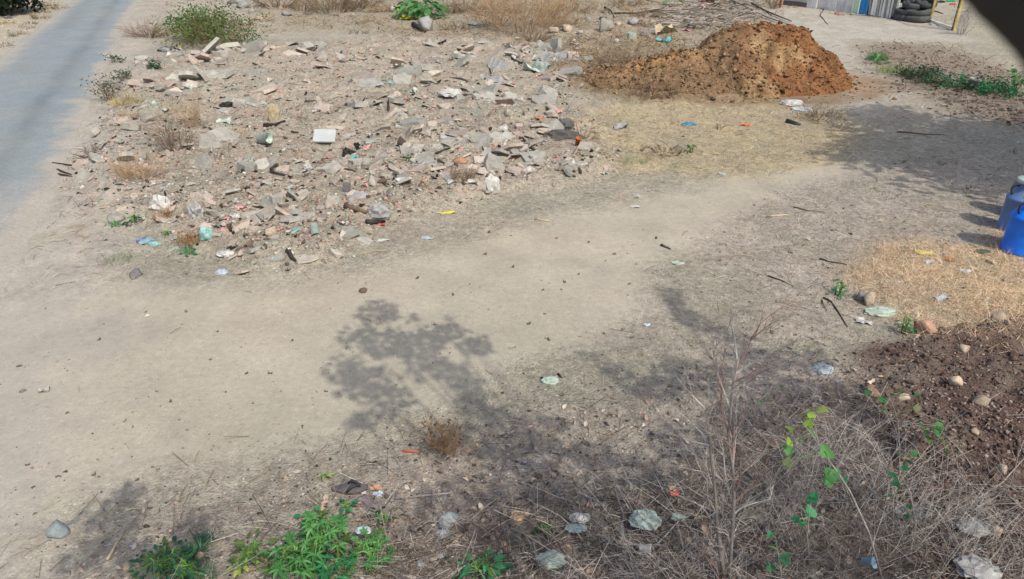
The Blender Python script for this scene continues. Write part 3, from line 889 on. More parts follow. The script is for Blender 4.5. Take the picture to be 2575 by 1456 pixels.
M_YEL = mat('yellow_plastic', srgb(226, 214, 40), .5, .15, 12, .15, .4, .05)
M_ORG = mat('orange_plastic', srgb(250, 118, 46), .5, .15, 12, .15, .4, .05)
M_REDP = mat('red_plastic', srgb(220, 76, 66), .5, .2, 12, .15, .4, .1)
M_PNKP = mat('pink_plastic', srgb(232, 168, 168), .5, .2, 12, .15, .4, .1)
M_CYAN = mat('cyan_plastic', srgb(100, 220, 222), .5, .2, 12, .15, .4, .1)
M_BLUE = mat('blue_cloth', srgb(60, 140, 176), .8, .3, 12, .3)
M_BUFF = mat('buff_sack', srgb(206, 190, 156), .85, .25, 20, .3)
M_STRK = mat('straw_stick', srgb(220, 204, 164), .8, .3, 40, .3)

def put(name, me, p, size, label, cat, group=None, rz=None, tilt=(0, 0), sink=.0):
    s = size if hasattr(size, '__len__') else (size,) * 3
    o = link(name, me, None, (p.x, p.y, p.z - sink), (tilt[0], tilt[1], rnd.uniform(0, 6.28) if rz is None else rz), s)
    return tag(o, label, cat, group)
_sd = [100]
def nseed():
    _sd[0] += 1
    return _sd[0]
def stone(px, py, w, label, m=None, dims=(1, .8, .6), name='stone', rz=None, sub=2, group=None):
    p, s = stand(px, py, w)
    return put(name, chunk_mesh(name, nseed(), m or M_STONE, 16, dims, sub > 0, sub), p, s, label, 'stone', group, rz, (0, 0), .04 * s)
def bag(px, py, w, label, m, dims=(1, .75, .55), name='plastic_bag', rz=0, cat='plastic bag', crease=.25):
    p, s = stand(px, py, w)
    return put(name, bag_mesh(name, nseed(), m, dims, 3, crease), p, s, label, cat, None, rz, (0, 0), .02 * s)
def scrap(px, py, w, label, m, name='plastic_scrap', asp=.6, curl=.25, rz=None, cat='scrap', tilt=(0, 0)):
    p, s = stand(px, py, w)
    return put(name, scrap_mesh(name, nseed(), m, 7, 5, 1, asp, curl), p, s, label, cat, None, rnd.uniform(-.4, .4) if rz is None else rz, tilt, 0)
def slab(px, py, w, label, m, name='slab', th=.12, tilt=(.0, .0), rz=None, cat='slab', n=6):
    p, s = stand(px, py, w)
    return put(name, shard_mesh(name, nseed(), m, th, n), p, s, label, cat, None, rz, tilt, 0)
def stick(pts, r, label, m, name='stick', lift=.01, cat='stick', n=6, wob=.02):
    P = []
    for q in pts:
        g = at(q[0], q[1]); g.z += lift + (q[2] if len(q) > 2 else 0); P.append(g)
    b = P[0].copy()
    pp = []
    for i in range(len(P) - 1):
        for t in (0, .5):
            v = P[i].lerp(P[i + 1], t)
            if t: v += Vector((rnd.gauss(0, 1), rnd.gauss(0, 1), abs(rnd.gauss(0, .6)))) * wob * (P[i + 1] - P[i]).length
            pp.append(v - b)
    pp.append(P[-1] - b)
    mb = MB(); k = len(pp)
    mb.tube(pp, [r * (1 - .6 * i / (k - 1)) for i in range(k)], n)
    o = link(name, mb.mesh(name, m, True), None, b)
    return tag(o, label, cat)

def twig_geo(mb, base, dirv, L, r, depth_, rr, n=4, droop=.0, kids=3, spread=.6, tips=None):
    pts = [base]; d = dirv.normalized()
    seg = 4
    for i in range(seg):
        d = (d + Vector((rr.gauss(0, .13), rr.gauss(0, .13), rr.gauss(0, .1) - droop))).normalized()
        pts.append(pts[-1] + d * (L / seg))
    mb.tube(pts, [r * (1 - .75 * i / seg) for i in range(seg + 1)], n, cap=False)
    if tips is not None: tips.append((pts[-1], d))
    if depth_ > 0:
        for k in range(kids):
            t = rr.uniform(.25, .95)
            i = min(int(t * seg), seg - 1)
            b = pts[i].lerp(pts[i + 1], t * seg - i)
            nd = (d + Vector((rr.gauss(0, spread), rr.gauss(0, spread), rr.gauss(0, spread * .7)))).normalized()
            twig_geo(mb, b, nd, L * rr.uniform(.35, .65), r * .55, depth_ - 1, rr, 3, droop, kids, spread, tips)
def dry_bush(px, py, wpx, hpx, label, m, n=26, kids=3, lv=2, name='dry_shrub', flat_=.5, rmin=.6, leafy=None, cat='shrub'):
    """bush of many bare twigs rising from its base; size given as it shows in the picture"""
    p, w = stand(px, py, wpx)
    hgt = hpx / px_m(p)
    rr = random.Random(nseed())
    root = empty(name, p, label, cat)
    thick = max(.0035, rmin * depth(p) / FD)
    mb, tips = MB(), []
    for i in range(n):
        a = rr.uniform(0, 6.28); q = math.sqrt(rr.random())
        b = Vector((math.cos(a) * q * w * .28, math.sin(a) * q * w * .2, -.03))
        d = Vector((math.cos(a) * q * flat_ * w / max(hgt, .05), math.sin(a) * q * flat_ * w / max(hgt, .05), 1.0 + rr.uniform(-.3, .3)))
        twig_geo(mb, b, d, hgt * rr.uniform(.6, 1.1), thick * rr.uniform(.8, 1.5), lv, rr, 4, .02, kids, .55, tips)
    o = link('twigs', mb.mesh('twigs', m), root)
    o['kind'] = 'stuff'
    if leafy:
        lm, cnt, ls = leafy
        pos = np.array([tuple(tips[rr.randrange(len(tips))][0] + Vector((rr.gauss(0, .03), rr.gauss(0, .03), rr.gauss(0, .03))) * (w / .5)) for _ in range(cnt)])
        V, FL, _ = multi([leaf_geo(1, .4)], pos, nrg.uniform(-1.2, 1.2, (cnt, 3)) * np.array([1, 1, 4]), nrg.uniform(.6, 1.3, cnt) * ls)
        tag(link('foliage', np_mesh('foliage', V, FL, lm), root), kind='stuff')
    return root
def tuft(px, py, wpx, hpx, label, tints, n=120, w=.004, lean=.45, name='grass_tuft', cat='grass tuft'):
    p, wd = stand(px, py, wpx)
    h = hpx / px_m(p)
    root = empty(name, p, label, cat)
    r_ = np.sqrt(nrg.random(n)) * wd * .38; th = nrg.uniform(0, 6.28, n)
    pts = np.stack([p.x + r_ * np.cos(th), p.y + r_ * np.sin(th) * .8], 1)
    blades('blades', pts, h * .5, h * 1.1, w, tints, lean, root, p)
    return root
G1 = leaf_mat('fresh_leaf', srgb(112, 174, 100), srgb(78, 140, 82))
G2 = leaf_mat('bluish_leaf', srgb(70, 160, 104), srgb(50, 124, 84))
G3 = leaf_mat('dark_leaf', srgb(66, 104, 66), srgb(44, 78, 54))
G4 = leaf_mat('yellowish_leaf', srgb(150, 196, 70), srgb(190, 200, 110))
G5 = leaf_mat('olive_leaf', srgb(120, 140, 80), srgb(84, 112, 60))
STEM_G = mat('green_stem', srgb(110, 160, 80), .7, .2, 30, .2)
STEM_D = mat('dry_stem', srgb(160, 140, 118), .9, .35, 50, .4)
STEM_GR = mat('grey_twig', srgb(184, 178, 172), .9, .35, 50, .4, per_obj=.35)
STEM_BR = mat('brown_twig', srgb(178, 150, 116), .9, .35, 50, .4)
STEM_DK = mat('dark_twig', srgb(128, 108, 88), .9, .35, 50, .4)
PALM = [pymesh('leaf', *palmate_geo(1, 7, s), None) for s in range(3)]
HEART = pymesh('leaf', *heart_geo(1), None)
LANCE = pymesh('leaf', *leaf_geo(1, .5, .2, .25), None)
def leaf_me(src, m):
    k = src.name + m.name
    if k not in MATS:
        me = src.copy(); me.name = 'leaf'; me.materials.append(m); MATS[k] = me
    return MATS[k]
def leafy_plant(px, py, wpx, hpx, label, lm, n=24, lsize=.5, kind='palm', name='leafy_plant', stems=3, cat='plant'):
    """leafy seedling: stems, stalks and single leaves"""
    p, w = stand(px, py, wpx)
    h = hpx / px_m(p)
    rr = random.Random(nseed())
    root = empty(name, p, label, cat)
    tops = []
    for i in range(stems):
        a = rr.uniform(0, 6.28)
        e = Vector((math.cos(a) * w * .18, math.sin(a) * w * .18, h * rr.uniform(.55, .8)))
        b = Vector((math.cos(a) * .02, math.sin(a) * .02, -.02))
        mb = MB(); mb.tube([b, b.lerp(e, .5) + Vector((0, 0, .02)), e], [.009, .007, .005], 5)
        link('stem', mb.mesh('stem', STEM_G, True), root)
        tops.append((b, e))
    stalks = MB()
    for i in range(n):
        b, e = tops[i % stems]
        s0 = b.lerp(e, rr.uniform(.25, 1.0))
        a = i * 2.4 + rr.uniform(-.4, .4)
        q = math.sqrt(rr.random())
        tip = Vector((math.cos(a) * w * .46 * q, math.sin(a) * w * .42 * q, h * (rr.uniform(.45, 1.0) - .3 * q)))
        stalks.tube([s0, s0.lerp(tip, .5) + Vector((0, 0, .015)), tip], [.004, .003, .002], 3, cap=False)
        src = PALM[i % 3] if kind == 'palm' else (HEART if kind == 'heart' else LANCE)
        sz = w * lsize * rr.uniform(.65, 1.15)
        o = link('leaf', leaf_me(src, G5 if rr.random() < .12 else lm), root, tip, None, sz)
        o.rotation_euler = Euler((rr.gauss(-.15, .35), rr.gauss(0, .35), a - math.pi / 2))
    so = link('stalks', stalks.mesh('stalks', STEM_G), root); so['kind'] = 'stuff'
    return root
GRN_T = np.array([srgb(90, 140, 84), srgb(70, 116, 70), srgb(120, 156, 96), srgb(56, 92, 60)])
DGR_T = np.array([srgb(70, 96, 72), srgb(50, 72, 56), srgb(104, 120, 96), srgb(150, 144, 120)])
YEL_T = np.array([srgb(196, 178, 128), srgb(170, 146, 100), srgb(210, 196, 150)])
BRN_T = np.array([srgb(190, 150, 100), srgb(150, 112, 72), srgb(206, 172, 124), srgb(110, 82, 58)])

def near_land(p, land):
    n_, g = min(land, key=lambda q_: (q_[1] - p).length)
    d = p - g
    return ('right of ' if d.x > 0 else 'left of ') + n_ if abs(d.x) > abs(d.y) * .6 else ('behind ' if d.y > 0 else 'in front of ') + n_
TOPL = [(n_, flat(a, b)) for n_, a, b in (('the bright green plant', 1065, 40), ('the pale boulder', 1070, 76), ('the large tangled shrub', 1320, 60), ('the mint grey block', 1524, 76), ('the stalk pile', 1790, 60), ('the pinkish twigged shrub', 835, 24),
    ('the wide green bush', 520, 110), ('the pinkish boulders', 1410, 78), ('the long dark branch', 1600, 36), ('the torn white sheet', 1405, 146), ('the yellow bag', 1019, 50))]
# ------------------------------------------------------------------ far edge: sheet fence, tyres, gate frame
M_SHEET = mat('galvanised_sheet', (.82, .83, .82), .45, .15, 6, .1, .5, .12)
M_SHEETG = mat('pale_green_sheet', (.66, .80, .62), .5, .15, 6, .1, .4, .05)
M_SHEETB = mat('blue_sheet', (.01, .36, .85), .5, .12, 6, .1, .4, .05)
M_PLINTH = mat('dark_plinth', srgb(112, 98, 104), .9, .3, 10, .4)
M_POSTO = mat('orange_paint', srgb(250, 130, 50), .6, .2, 10, .2)
M_POSTR = mat('maroon_paint', (.10, .03, .025), .6, .3, 14, .2)
M_POSTY = mat('faded_yellow_paint', srgb(206, 186, 110), .6, .25, 14, .2)

f0 = at(1966, 12); f1 = at(2176, 36)
FD_ = (f1 - f0); FD_.z = 0; FL_ = FD_.length; FDn = FD_.normalized(); FN = Vector((FDn.y, -FDn.x, 0))
if FN.y > 0: FN = -FN
fence = empty('sheet_fence', f0, 'wall of upright corrugated metal sheets behind the soil heap, one sheet bright blue', 'fence')
def corr(w, h, n, amp):
    v, f = [], []
    k = n * 6
    for i in range(k + 1):
        x = w * i / k; y = amp * math.sin(2 * math.pi * i / 6)
        v += [(x, y, 0), (x, y, h), (x, y + .004, 0), (x, y + .004, h)]
    for i in range(k):
        a = i * 4; b = a + 4
        f += [(a, b, b + 1, a + 1), (a + 2, a + 3, b + 3, b + 2), (a + 1, b + 1, b + 3, a + 3), (a, a + 2, b + 2, b)]
    return v, f
ang = math.atan2(FDn.y, FDn.x)
def sheet(x, w, m, n, amp, label=None, off=0.0, h=1.9, lift=.02):
    me = pymesh('sheet', *corr(w, h, n, amp), m)
    loc = FDn * x + FN * off + Vector((0, 0, lift))
    o = link('sheet', me, fence, loc, (0, rnd.uniform(-.02, .02), ang))
    if label: o['label'] = label
    return o
px2m = lambda px: FL_ * (px - 1966) / (2176 - 1966)
sheet(px2m(1972), px2m(2030) - px2m(1972) - .02, M_SHEETG, 2, .006, 'flat pale green sheet', lift=.18)
xs = [2031, 2060, 2084, 2106, 2128, 2146]
for a, b in zip(xs[:-1], xs[1:]): sheet(px2m(a), px2m(b) - px2m(a) - .01, M_SHEET, 5, .022, off=rnd.uniform(0, .05))
sheet(px2m(2147), px2m(2162) - px2m(2147), M_SHEETG, 2, .03, 'leaning pale sheet', off=.06)
sheet(px2m(2163), px2m(2182) - px2m(2163), M_SHEETB, 2, .012, 'bright blue sheet', off=.1)

L_ = px2m(2033) - px2m(1972)
mb = MB(); mb.box((L_ / 2, 0, .07), (L_, .12, .22))
link('plinth', mb.mesh('plinth', M_PLINTH), fence, FDn * px2m(1972) + FN * .02, (0, 0, ang))
for x in (1972, 2031, 2084, 2146):
    mb = MB(); mb.box((0, 0, .9), (.06, .06, 2.0))
    link('post', mb.mesh('post', M_WOODB), fence, FDn * px2m(x) - FN * .09, (0, 0, ang))
pp_ = at(1961, 20)
mb = MB(); mb.lathe([(.05, -.1), (.05, 1.9), (.02, 1.95)], 12)
tag(link('marker_post', mb.mesh('marker_post', M_POSTO, True), None, pp_), 'orange painted post standing at the left end of the sheet fence', 'post')
# upright planks leaning by the tyres
pl = empty('plank_stack', at(2185, 42), 'row of tall grey planks with dark gaps standing between the blue sheet and the tyres', 'plank stack')
a0, a1 = at(2185, 40), at(2250, 48)
for i in range(11):
    q = a0.lerp(a1, i / 10.0)
    mb = MB(); mb.box((0, 0, .95), (.085 * rnd.uniform(.7, 1.2), .025, 1.9 + rnd.uniform(-.2, .1)))
    o = link('plank', mb.mesh('plank', M_SHEET if i % 3 else M_CONCG), pl, q - pl.location, (rnd.uniform(.02, .1), rnd.uniform(-.05, .05), math.atan2((a1 - a0).y, (a1 - a0).x) + rnd.uniform(-.2, .2)))
mb = MB(); mb.box((0, 0, .9), ((a1 - a0).length * 1.05, .03, 1.8))
link('backing', mb.mesh('backing', M_DARK), pl, a0.lerp(a1, .5) + Vector((0, .16, 0)) - pl.location, (0, 0, math.atan2((a1 - a0).y, (a1 - a0).x)))
# tyres
M_TYRE = mat('old_tyre_rubber', (.055, .06, .06), .7, .4, 20, .4)
tyre_me = None
def tyre():
    R, rt = .30, .10
    v, f = [], []
    nu, nv = 40, 12
    for i in range(nu):
        a = 2 * math.pi * i / nu
        for j in range(nv):
            b = 2 * math.pi * j / nv
            cx_, cz_ = math.cos(b), math.sin(b)
            sx = math.copysign(abs(cx_) ** .6, cx_) * rt; szz = math.copysign(abs(cz_) ** .6, cz_) * rt
            tr = .008 if (i % 2 and cx_ > .5) else 0
            v.append(((R + sx + tr) * math.cos(a), (R + sx + tr) * math.sin(a), szz))
    for i in range(nu):
        for j in range(nv):
            i2, j2 = (i + 1) % nu, (j + 1) % nv
            f.append((i * nv + j, i2 * nv + j, i2 * nv + j2, i * nv + j2))
    return v, f
TY = pymesh('tyre', *tyre(), M_TYRE, True)
for (px, py, lift, tilt, sc, lab) in (
    (2276, 50, .10, (0, .05), 1.05, 'worn black tyre at the bottom of the heap nearest the planks'),
    (2276, 50, .30, (.1, -.08), 1.0, 'dusty tyre lying second in the pile beside the planks'),
    (2304, 54, .10, (.05, 0), 1.1, 'wide dark tyre at the bottom beside the gate frame'),
    (2306, 54, .31, (-.12, .1), 1.0, 'tilted tyre lying on the wide dark tyre by the gate frame'),
    (2291, 50, .52, (.15, .12), 1.0, 'tyre lying on top across both piles'),
    (2262, 46, .34, (1.35, .1), 1.0, 'tyre standing on edge against the planks'),
    (2318, 52, .60, (.3, -.1), .9, 'small tyre topmost beside the gate post')):
    p = at(px, py)
    tag(link('tyre', TY, None, p + Vector((0, 0, lift)), (tilt[0], tilt[1], rnd.uniform(0, 6)), sc), lab, 'tyre', 'old tyres piled by the gate frame')
scrap(2283, 30, 12, 'pink cloth strip hanging over the tyre pile', M_PNKP, 'cloth_strip', 1.6)
bpy.data.objects['cloth_strip'].location.z += .75
# gate frame
ga, gb = at(2335, 55), at(2396, 76)
gate = empty('gate_frame', ga, 'open gate frame of yellow and maroon posts at the far right', 'gate')
gd = gb - ga
gang = math.atan2(gd.y, gd.x)
for q, nm in ((Vector((0, 0, 0)), 'post'), (gd, 'post')):
    for dx, m in ((0, M_POSTR), (.085, M_POSTY)):
        mb = MB(); mb.box((0, 0, 1.05), (.075, .075, 2.2))
        link('post', mb.mesh('post', m), gate, q + Vector((dx * math.cos(gang), dx * math.sin(gang), 0)), (0, 0, gang))
mb = MB(); mb.box((gd.length / 2 + .04, 0, 0), (gd.length - .1, .05, .07))
link('sill', mb.mesh('sill', M_SHEET), gate, Vector((0, -.0, .06)), (0, -math.atan2(gd.z, gd.length), gang))
mb = MB(); mb.box((gd.length / 2 + .04, 0, 0), (gd.length - .1, .05, .07))
link('top_rail', mb.mesh('top_rail', M_POSTR), gate, Vector((0, 0, 2.1)), (0, 0, gang))
slab(2352, 62, 40, 'grey metal sheet lying flat inside the gate frame', M_GREYP, 'metal_sheet', .04, rz=.6)
stick([(2347, 28), (2372, 36)], .03, 'dark pole lying on the ground beyond the gate frame', M_DARK, 'pole')
bag(2396, 12, 16, 'red bundle on the ground beyond the gate frame', M_REDP, name='bundle', cat='bundle')
bag(2390, 4, 20, 'green bundle behind the red one beyond the gate frame', mat('green_cloth', srgb(40, 190, 130), .8, .3, 12, .3), name='bundle', cat='bundle')
bag(2366, 6, 18, 'dark checked sack beyond the gate frame', M_BLACKP, name='sack', cat='sack')
dry_bush(2418, 86, 40, 60, 'grey green scrub growing against the right gate post', STEM_GR, 18, 3, 2, leafy=(G5, 120, .05))
dry_bush(1945, 22, 26, 26, 'dark twiggy shrub left of the orange post', STEM_DK, 16, 3, 2, leafy=(G3, 60, .06))
dry_bush(1997, 20, 12, 10, 'tiny dry weed at the foot of the green sheet', STEM_BR, 8, 2, 1)
stick([(2060, 18), (2064, 34), (2072, 50), (2082, 62)], .02, 'thin crooked rope end lying on the track before the fence', M_WOODB, 'rope')
for (px, py, w, lab, m) in ((2088, 34, 16, 'pale rubble lump before the fence', M_STONEB), (2104, 36, 18, 'reddish broken brick before the fence', M_RED), (2118, 38, 18, 'pinkish rubble lump right of the reddish brick before the fence', M_PINK), (2142, 38, 16, 'small pale stone under the blue sheet', M_STONE)):
    stone(px, py, w, lab, m, (1, .8, .5), 'rubble_lump', sub=0)

# ------------------------------------------------------------------ milk cans
def milk_can(px, py, label, body_m, lid_m, s=1.0, rz=0.0):
    p = at(px, py)
    root = empty('milk_can', p, label, 'milk can', 'milk cans at the right edge', rz)
    R = .185 * s
    mb = MB()
    mb.lathe([(R * .97, 0), (R, .012), (R, .03), (R * .985, .04), (R * .985, .40 * s), (R * 1.02, .405 * s), (R * 1.02, .425 * s), (R * .97, .435 * s), (R * .80, .485 * s), (R * .62, .52 * s), (R * .585, .54 * s), (R * .585, .60 * s), (R * .66, .615 * s)], 48)
    link('body', mb.mesh('body', body_m, True), root)
    mb = MB()
    mb.lathe([(R * .70, .616 * s), (R * .73, .625 * s), (R * .73, .655 * s), (R * .69, .668 * s), (R * .2, .672 * s), (R * .12, .672 * s)], 40)
    link('lid', mb.mesh('lid', lid_m, True), root)
    for a in (math.pi * 1.02, 0.02):
        mb = MB()
        c = Vector((math.cos(a), math.sin(a), 0))
        pts = [c * R * .6 + Vector((0, 0, .575 * s)), c * R * .86 + Vector((0, 0, .58 * s)), c * R * .98 + Vector((0, 0, .555 * s)), c * R * .98 + Vector((0, 0, .50 * s)), c * R * .86 + Vector((0, 0, .468 * s))]
        mb.tube(pts, .011, 8)
        link('handle', mb.mesh('handle', M_DARK, True), root)
    return root
M_CANB = mat('blue_can', (.002, .19, .95), .42, .2, 7, .12, .5, 0, rgb2=(.006, .15, .72))
M_CANG = mat('grey_blue_can', srgb(106, 144, 206), .42, .15, 6, .1, .5, 0)
M_CANS = mat('steel_can', srgb(120, 130, 140), .4, .15, 6, .1, .5, 0, metal=.3)
M_LIDW = mat('pale_lid', srgb(206, 226, 220), .4, .12, 6, .1, .5, 0)
milk_can(2560, 630, 'bright blue milk can in front at the right edge', M_CANB, M_LIDW, 1.04, .1)
milk_can(2547, 576, 'grey blue milk can just behind the bright blue one', M_CANG, M_LIDW, 1.0, -.1)
milk_can(2562, 546, 'farthest milk can of the three with a pale lid', M_CANS, M_LIDW, 1.0, .2)

# ------------------------------------------------------------------ left verge and road side
dry_bush(5, 34, 150, 110, 'dark leafy bush in the top left corner beyond the road', STEM_DK, 30, 3, 2, leafy=(leaf_mat('shadow_leaf', (.012, .02, .010), (.02, .035, .015)), 6500, .2))  # shade over this bush is put into its near-black leaf colour
leafy_plant(52, 20, 30, 22, 'bright green sprig in front of the dark corner bush', G1, 10, .45, 'lance')
stone(20, 46, 24, 'pale stone at the foot of the dark corner bush', M_STONE, (1, .8, .5))
dry_bush(88, 48, 26, 18, 'grey green tuft on the far side of the road', STEM_BR, 14, 3, 1, leafy=(G5, 90, .05))
tuft(120, 32, 22, 12, 'yellowish tuft on the far road edge above the others', YEL_T, 90)
dry_bush(78, 60, 40, 12, 'low dry scrub on the far kerbless road edge', STEM_DK, 14, 3, 1)
stone(22, 78, 8, 'small dark stone on the far verge', M_STONEP, sub=0)
tuft(30, 92, 30, 10, 'low greenish tuft on the far road edge, nearest the left border', DGR_T, 60)
for (px, py) in ((205, 63), (240, 80), (173, 93), (268, 82), (65, 114)):
    scrap(px, py, 9, 'small pale scrap lying on the asphalt road', M_WHITE, 'paper_scrap', .5, .1)['group'] = 'pale scraps on the road'

dry_bush(532, 114, 180, 76, 'wide green bush turning straw yellow at its right side', STEM_BR, 60, 4, 2, 'green_bush', .5, .45, (G5, 2600, .09), 'bush')
dry_bush(505, 98, 110, 54, 'denser green half of the roadside bush, at its left', STEM_BR, 30, 4, 2, 'green_bush', .5, .4, (leaf_mat('bush_leaf', srgb(92, 146, 72), srgb(68, 118, 58)), 2600, .1), 'bush')
dry_bush(378, 92, 90, 42, 'low grey thorny scrub left of the green bush', STEM_DK, 60, 4, 2, flat_=.9)
bag(425, 128, 46, 'crumpled black and white bag below the green bush', mat('black_white_film', (.02, .02, .02), .4, .3, 6, .2, .4, 0, rgb2=(.6, .6, .6)), (1, .6, .5))
scrap(455, 118, 16, 'yellow wrapper beside the black and white bag', M_YEL)
bag(443, 126, 26, 'white torn film in the black and white bag heap', M_WHITE)
dry_bush(290, 157, 36, 22, 'small dark weed highest on the road edge', STEM_DK, 12, 3, 1, 'weed', leafy=(G3, 90, .07))
dry_bush(382, 176, 38, 20, 'small deep green weed right of the road edge weeds', STEM_DK, 12, 3, 1, 'weed', leafy=(leaf_mat('emerald_leaf', srgb(50, 118, 76), srgb(36, 92, 60)), 140, .08))
dry_bush(312, 202, 40, 24, 'grey green weed in the middle of the road edge row', STEM_DK, 14, 3, 1, 'weed', leafy=(G3, 130, .06))
dry_bush(275, 252, 56, 50, 'tall dark weed lowest on the road edge', STEM_DK, 26, 3, 2, 'weed', leafy=(G3, 260, .055))
tuft(320, 265, 100, 36, 'straw yellow grass right of the tall dark weed', YEL_T, 260)
tuft(288, 258, 34, 14, 'bright yellow blades beside the tall dark weed', np.array([srgb(224, 214, 96), srgb(200, 190, 80)]), 60)
dry_bush(325, 300, 60, 26, 'reddish brown dry weed below the straw grass', STEM_BR, 24, 3, 2)
dry_bush(443, 375, 96, 80, 'big bare brown shrub standing at the left of the rubble', STEM_DK, 34, 4, 2)
dry_bush(484, 320, 50, 70, 'upright bare shrub behind the big brown one', STEM_BR, 24, 4, 2)
dry_bush(345, 450, 110, 60, 'rust brown dry clump at the lower left of the rubble', STEM_BR, 60, 4, 2)
dry_bush(235, 390, 80, 34, 'low brown scrub beside the road, left of the rust clump', STEM_DK, 30, 3, 2, flat_=.9)
for i, (a, b) in enumerate((((133, 412), (190, 418)), ((145, 428), (180, 440)), ((148, 440), (182, 445)))):
    stick([a, b], .02, ('long dark stick at the road edge', 'short dark stick below the long one at the road edge', 'lowest dark stick at the road edge')[i], M_DARK)

# ------------------------------------------------------------------ top strip
dry_bush(835, 28, 190, 60, 'wide dry shrub with pinkish twigs along the top', STEM_DK, 70, 4, 2, leafy=(G5, 300, .07))
dry_bush(760, 26, 90, 40, 'dry straw clump left of the pinkish shrub', STEM_BR, 30, 3, 2)
leafy_plant(1065, 46, 130, 50, 'bright green broad leaved plant at the top', G1, 130, .2, 'lance', 'leafy_plant', 8)
leafy_plant(1018, 46, 60, 34, 'lower left side shoot of the bright green plant', G4, 30, .24, 'lance', 'leafy_plant', 4)
bag(1019, 50, 26, 'small yellow bag under the bright green plant', M_YEL)
stone(988, 30, 22, 'whitish stone left of the bright green plant', M_STONE, (.7, .6, 1.0))
stone(1070, 76, 56, 'big pale boulder under the bright green plant', M_STONE, (1, .8, .95))
stick([(1040, 68), (1070, 84)], .09, 'charred log lying under the pale boulder', M_DARK, 'log', .05, 'log', 8, .01)
dry_bush(1320, 78, 230, 110, 'large tangled brown shrub at the top centre', STEM_BR, 90, 4, 2)
dry_bush(1240, 66, 130, 60, 'darker brush left of the large tangled shrub', STEM_DK, 50, 4, 2)
dry_bush(1385, 60, 90, 56, 'green tinged end of the tangled brush, at its right', STEM_BR, 30, 4, 2, leafy=(G5, 260, .07))
bag(1200, 62, 40, 'whitish torn sheet below the darker brush', M_GREYP, (1, .8, .25))
stone(1392, 82, 30, 'pinkish boulder left of the pair below the brush', M_STONEB, (1, .8, .8))
stone(1424, 78, 40, 'broad pinkish boulder right of the pair below the brush', M_STONEB, (1, .7, .7))
stone(1524, 80, 46, 'mint grey block with a black hole on its top', M_CONCG, (1, .8, 1.0))
bag(1516, 52, 18, 'black scrap wedged on the mint grey block', M_BLACKP)

stone(1500, 56, 26, 'flat mint stone behind the mint grey block', M_CONCG, (1, .7, .4))
stone(1590, 62, 30, 'round grey stone right of the mint grey block', M_STONE, (1, .9, .8))
slab(1588, 100, 34, 'square mint coloured block left of the stalk pile', M_MINT, 'block', .5)
stone(1620, 90, 30, 'grey purple stone right of the square mint block', M_STONEP, (1, .8, .7))
scrap(1668, 106, 40, 'torn cyan film at the left foot of the soil heap', M_CYAN, 'plastic_scrap', .4)
scrap(1672, 86, 60, 'yellowish folded sack below the stalk pile', M_BUFF, 'sack', .45, .3, cat='sack')
scrap(1832, 70, 18, 'small cyan scrap at the top left shoulder of the heap', M_CYAN)
scrap(1725, 76, 24, 'pink cloth scrap under the stalk pile', M_PNKP)
scrap(1772, 14, 28, 'pink rag among the stalks at the top', M_PNKP)
leafy_plant(1685, 8, 50, 30, 'small green plant behind the stalk pile', G1, 16, .35, 'lance')
slab(1780, 4, 50, 'dark trough at the top edge behind the stalks', M_BLACKP, 'trough', .3)
stick([(1545, 38), (1600, 36), (1640, 30), (1690, 18)], .035, 'long dark branch lying left of the stalk pile', M_DARK, 'branch', .04)
stick([(1520, 20), (1545, 46)], .04, 'short dark branch end left of the long dark branch', M_DARK, 'branch', .03)
stick([(1660, 34), (1735, 58)], .045, 'pale thick pole at the left of the stalk pile', M_STRK, 'pole', .04)
stick([(1835, 6), (1925, 46), (1992, 68)], .05, 'long pale tree limb lying across to the heap', STEM_GR, 'limb', .06)
stick([(1890, 10), (1990, 58)], .045, 'second long limb beside the pale one', M_WOODB, 'limb', .06)
for i, (px, py, w, h, m) in enumerate(((600, 66, 70, 22, STEM_BR), (1150, 74, 80, 24, STEM_DK), (1450, 62, 90, 30, STEM_BR), (1474, 100, 80, 22, STEM_DK), (1560, 92, 60, 22, STEM_BR), (1632, 66, 80, 24, STEM_DK), (1290, 112, 90, 24, STEM_BR), (930, 56, 90, 24, STEM_BR), (1480, 30, 120, 30, STEM_DK), (1600, 26, 90, 24, STEM_BR), (900, 84, 60, 14, STEM_DK), (1700, 100, 70, 20, STEM_BR), (1140, 30, 60, 30, STEM_BR))):
    o = dry_bush(px, py, w, h, 'low tangle of dead brush ' + near_land(flat(px, py), TOPL), m, 30, 3, 2, 'dead_brush', 1.0, cat='brush')
    o['group'] = 'dead brush along the top'
for i, (px, py, w, h, m) in enumerate(((700, 16, 120, 40, STEM_DK), (905, 20, 110, 44, STEM_DK), (960, 30, 70, 26, STEM_BR), (1170, 30, 110, 44, STEM_DK), (1440, 26, 120, 44, STEM_BR), (1570, 14, 110, 34, STEM_DK), (1250, 30, 120, 50, STEM_BR), (1340, 100, 110, 30, STEM_DK), (1620, 44, 80, 22, STEM_DK))):
    o = dry_bush(px, py, w, h, 'thick dead brush ' + near_land(flat(px, py), TOPL), m, 44, 4, 2, 'dead_brush', .8, cat='brush')
    o['group'] = 'thick dead brush at the top'
for i, (px, py, w, h) in enumerate(((8, 116, 60, 16), (42, 86, 50, 16), (66, 70, 40, 14), (104, 46, 46, 16), (150, 22, 40, 14), (128, 14, 40, 16), (20, 60, 40, 12))):
    o = dry_bush(px, py, w, h, 'low straw coloured weeds along the far road edge', STEM_BR, 26, 3, 1, 'verge_weed', 1.0, cat='weed', leafy=(G5, 60, .05))
    o['group'] = 'weeds on the far road verge'
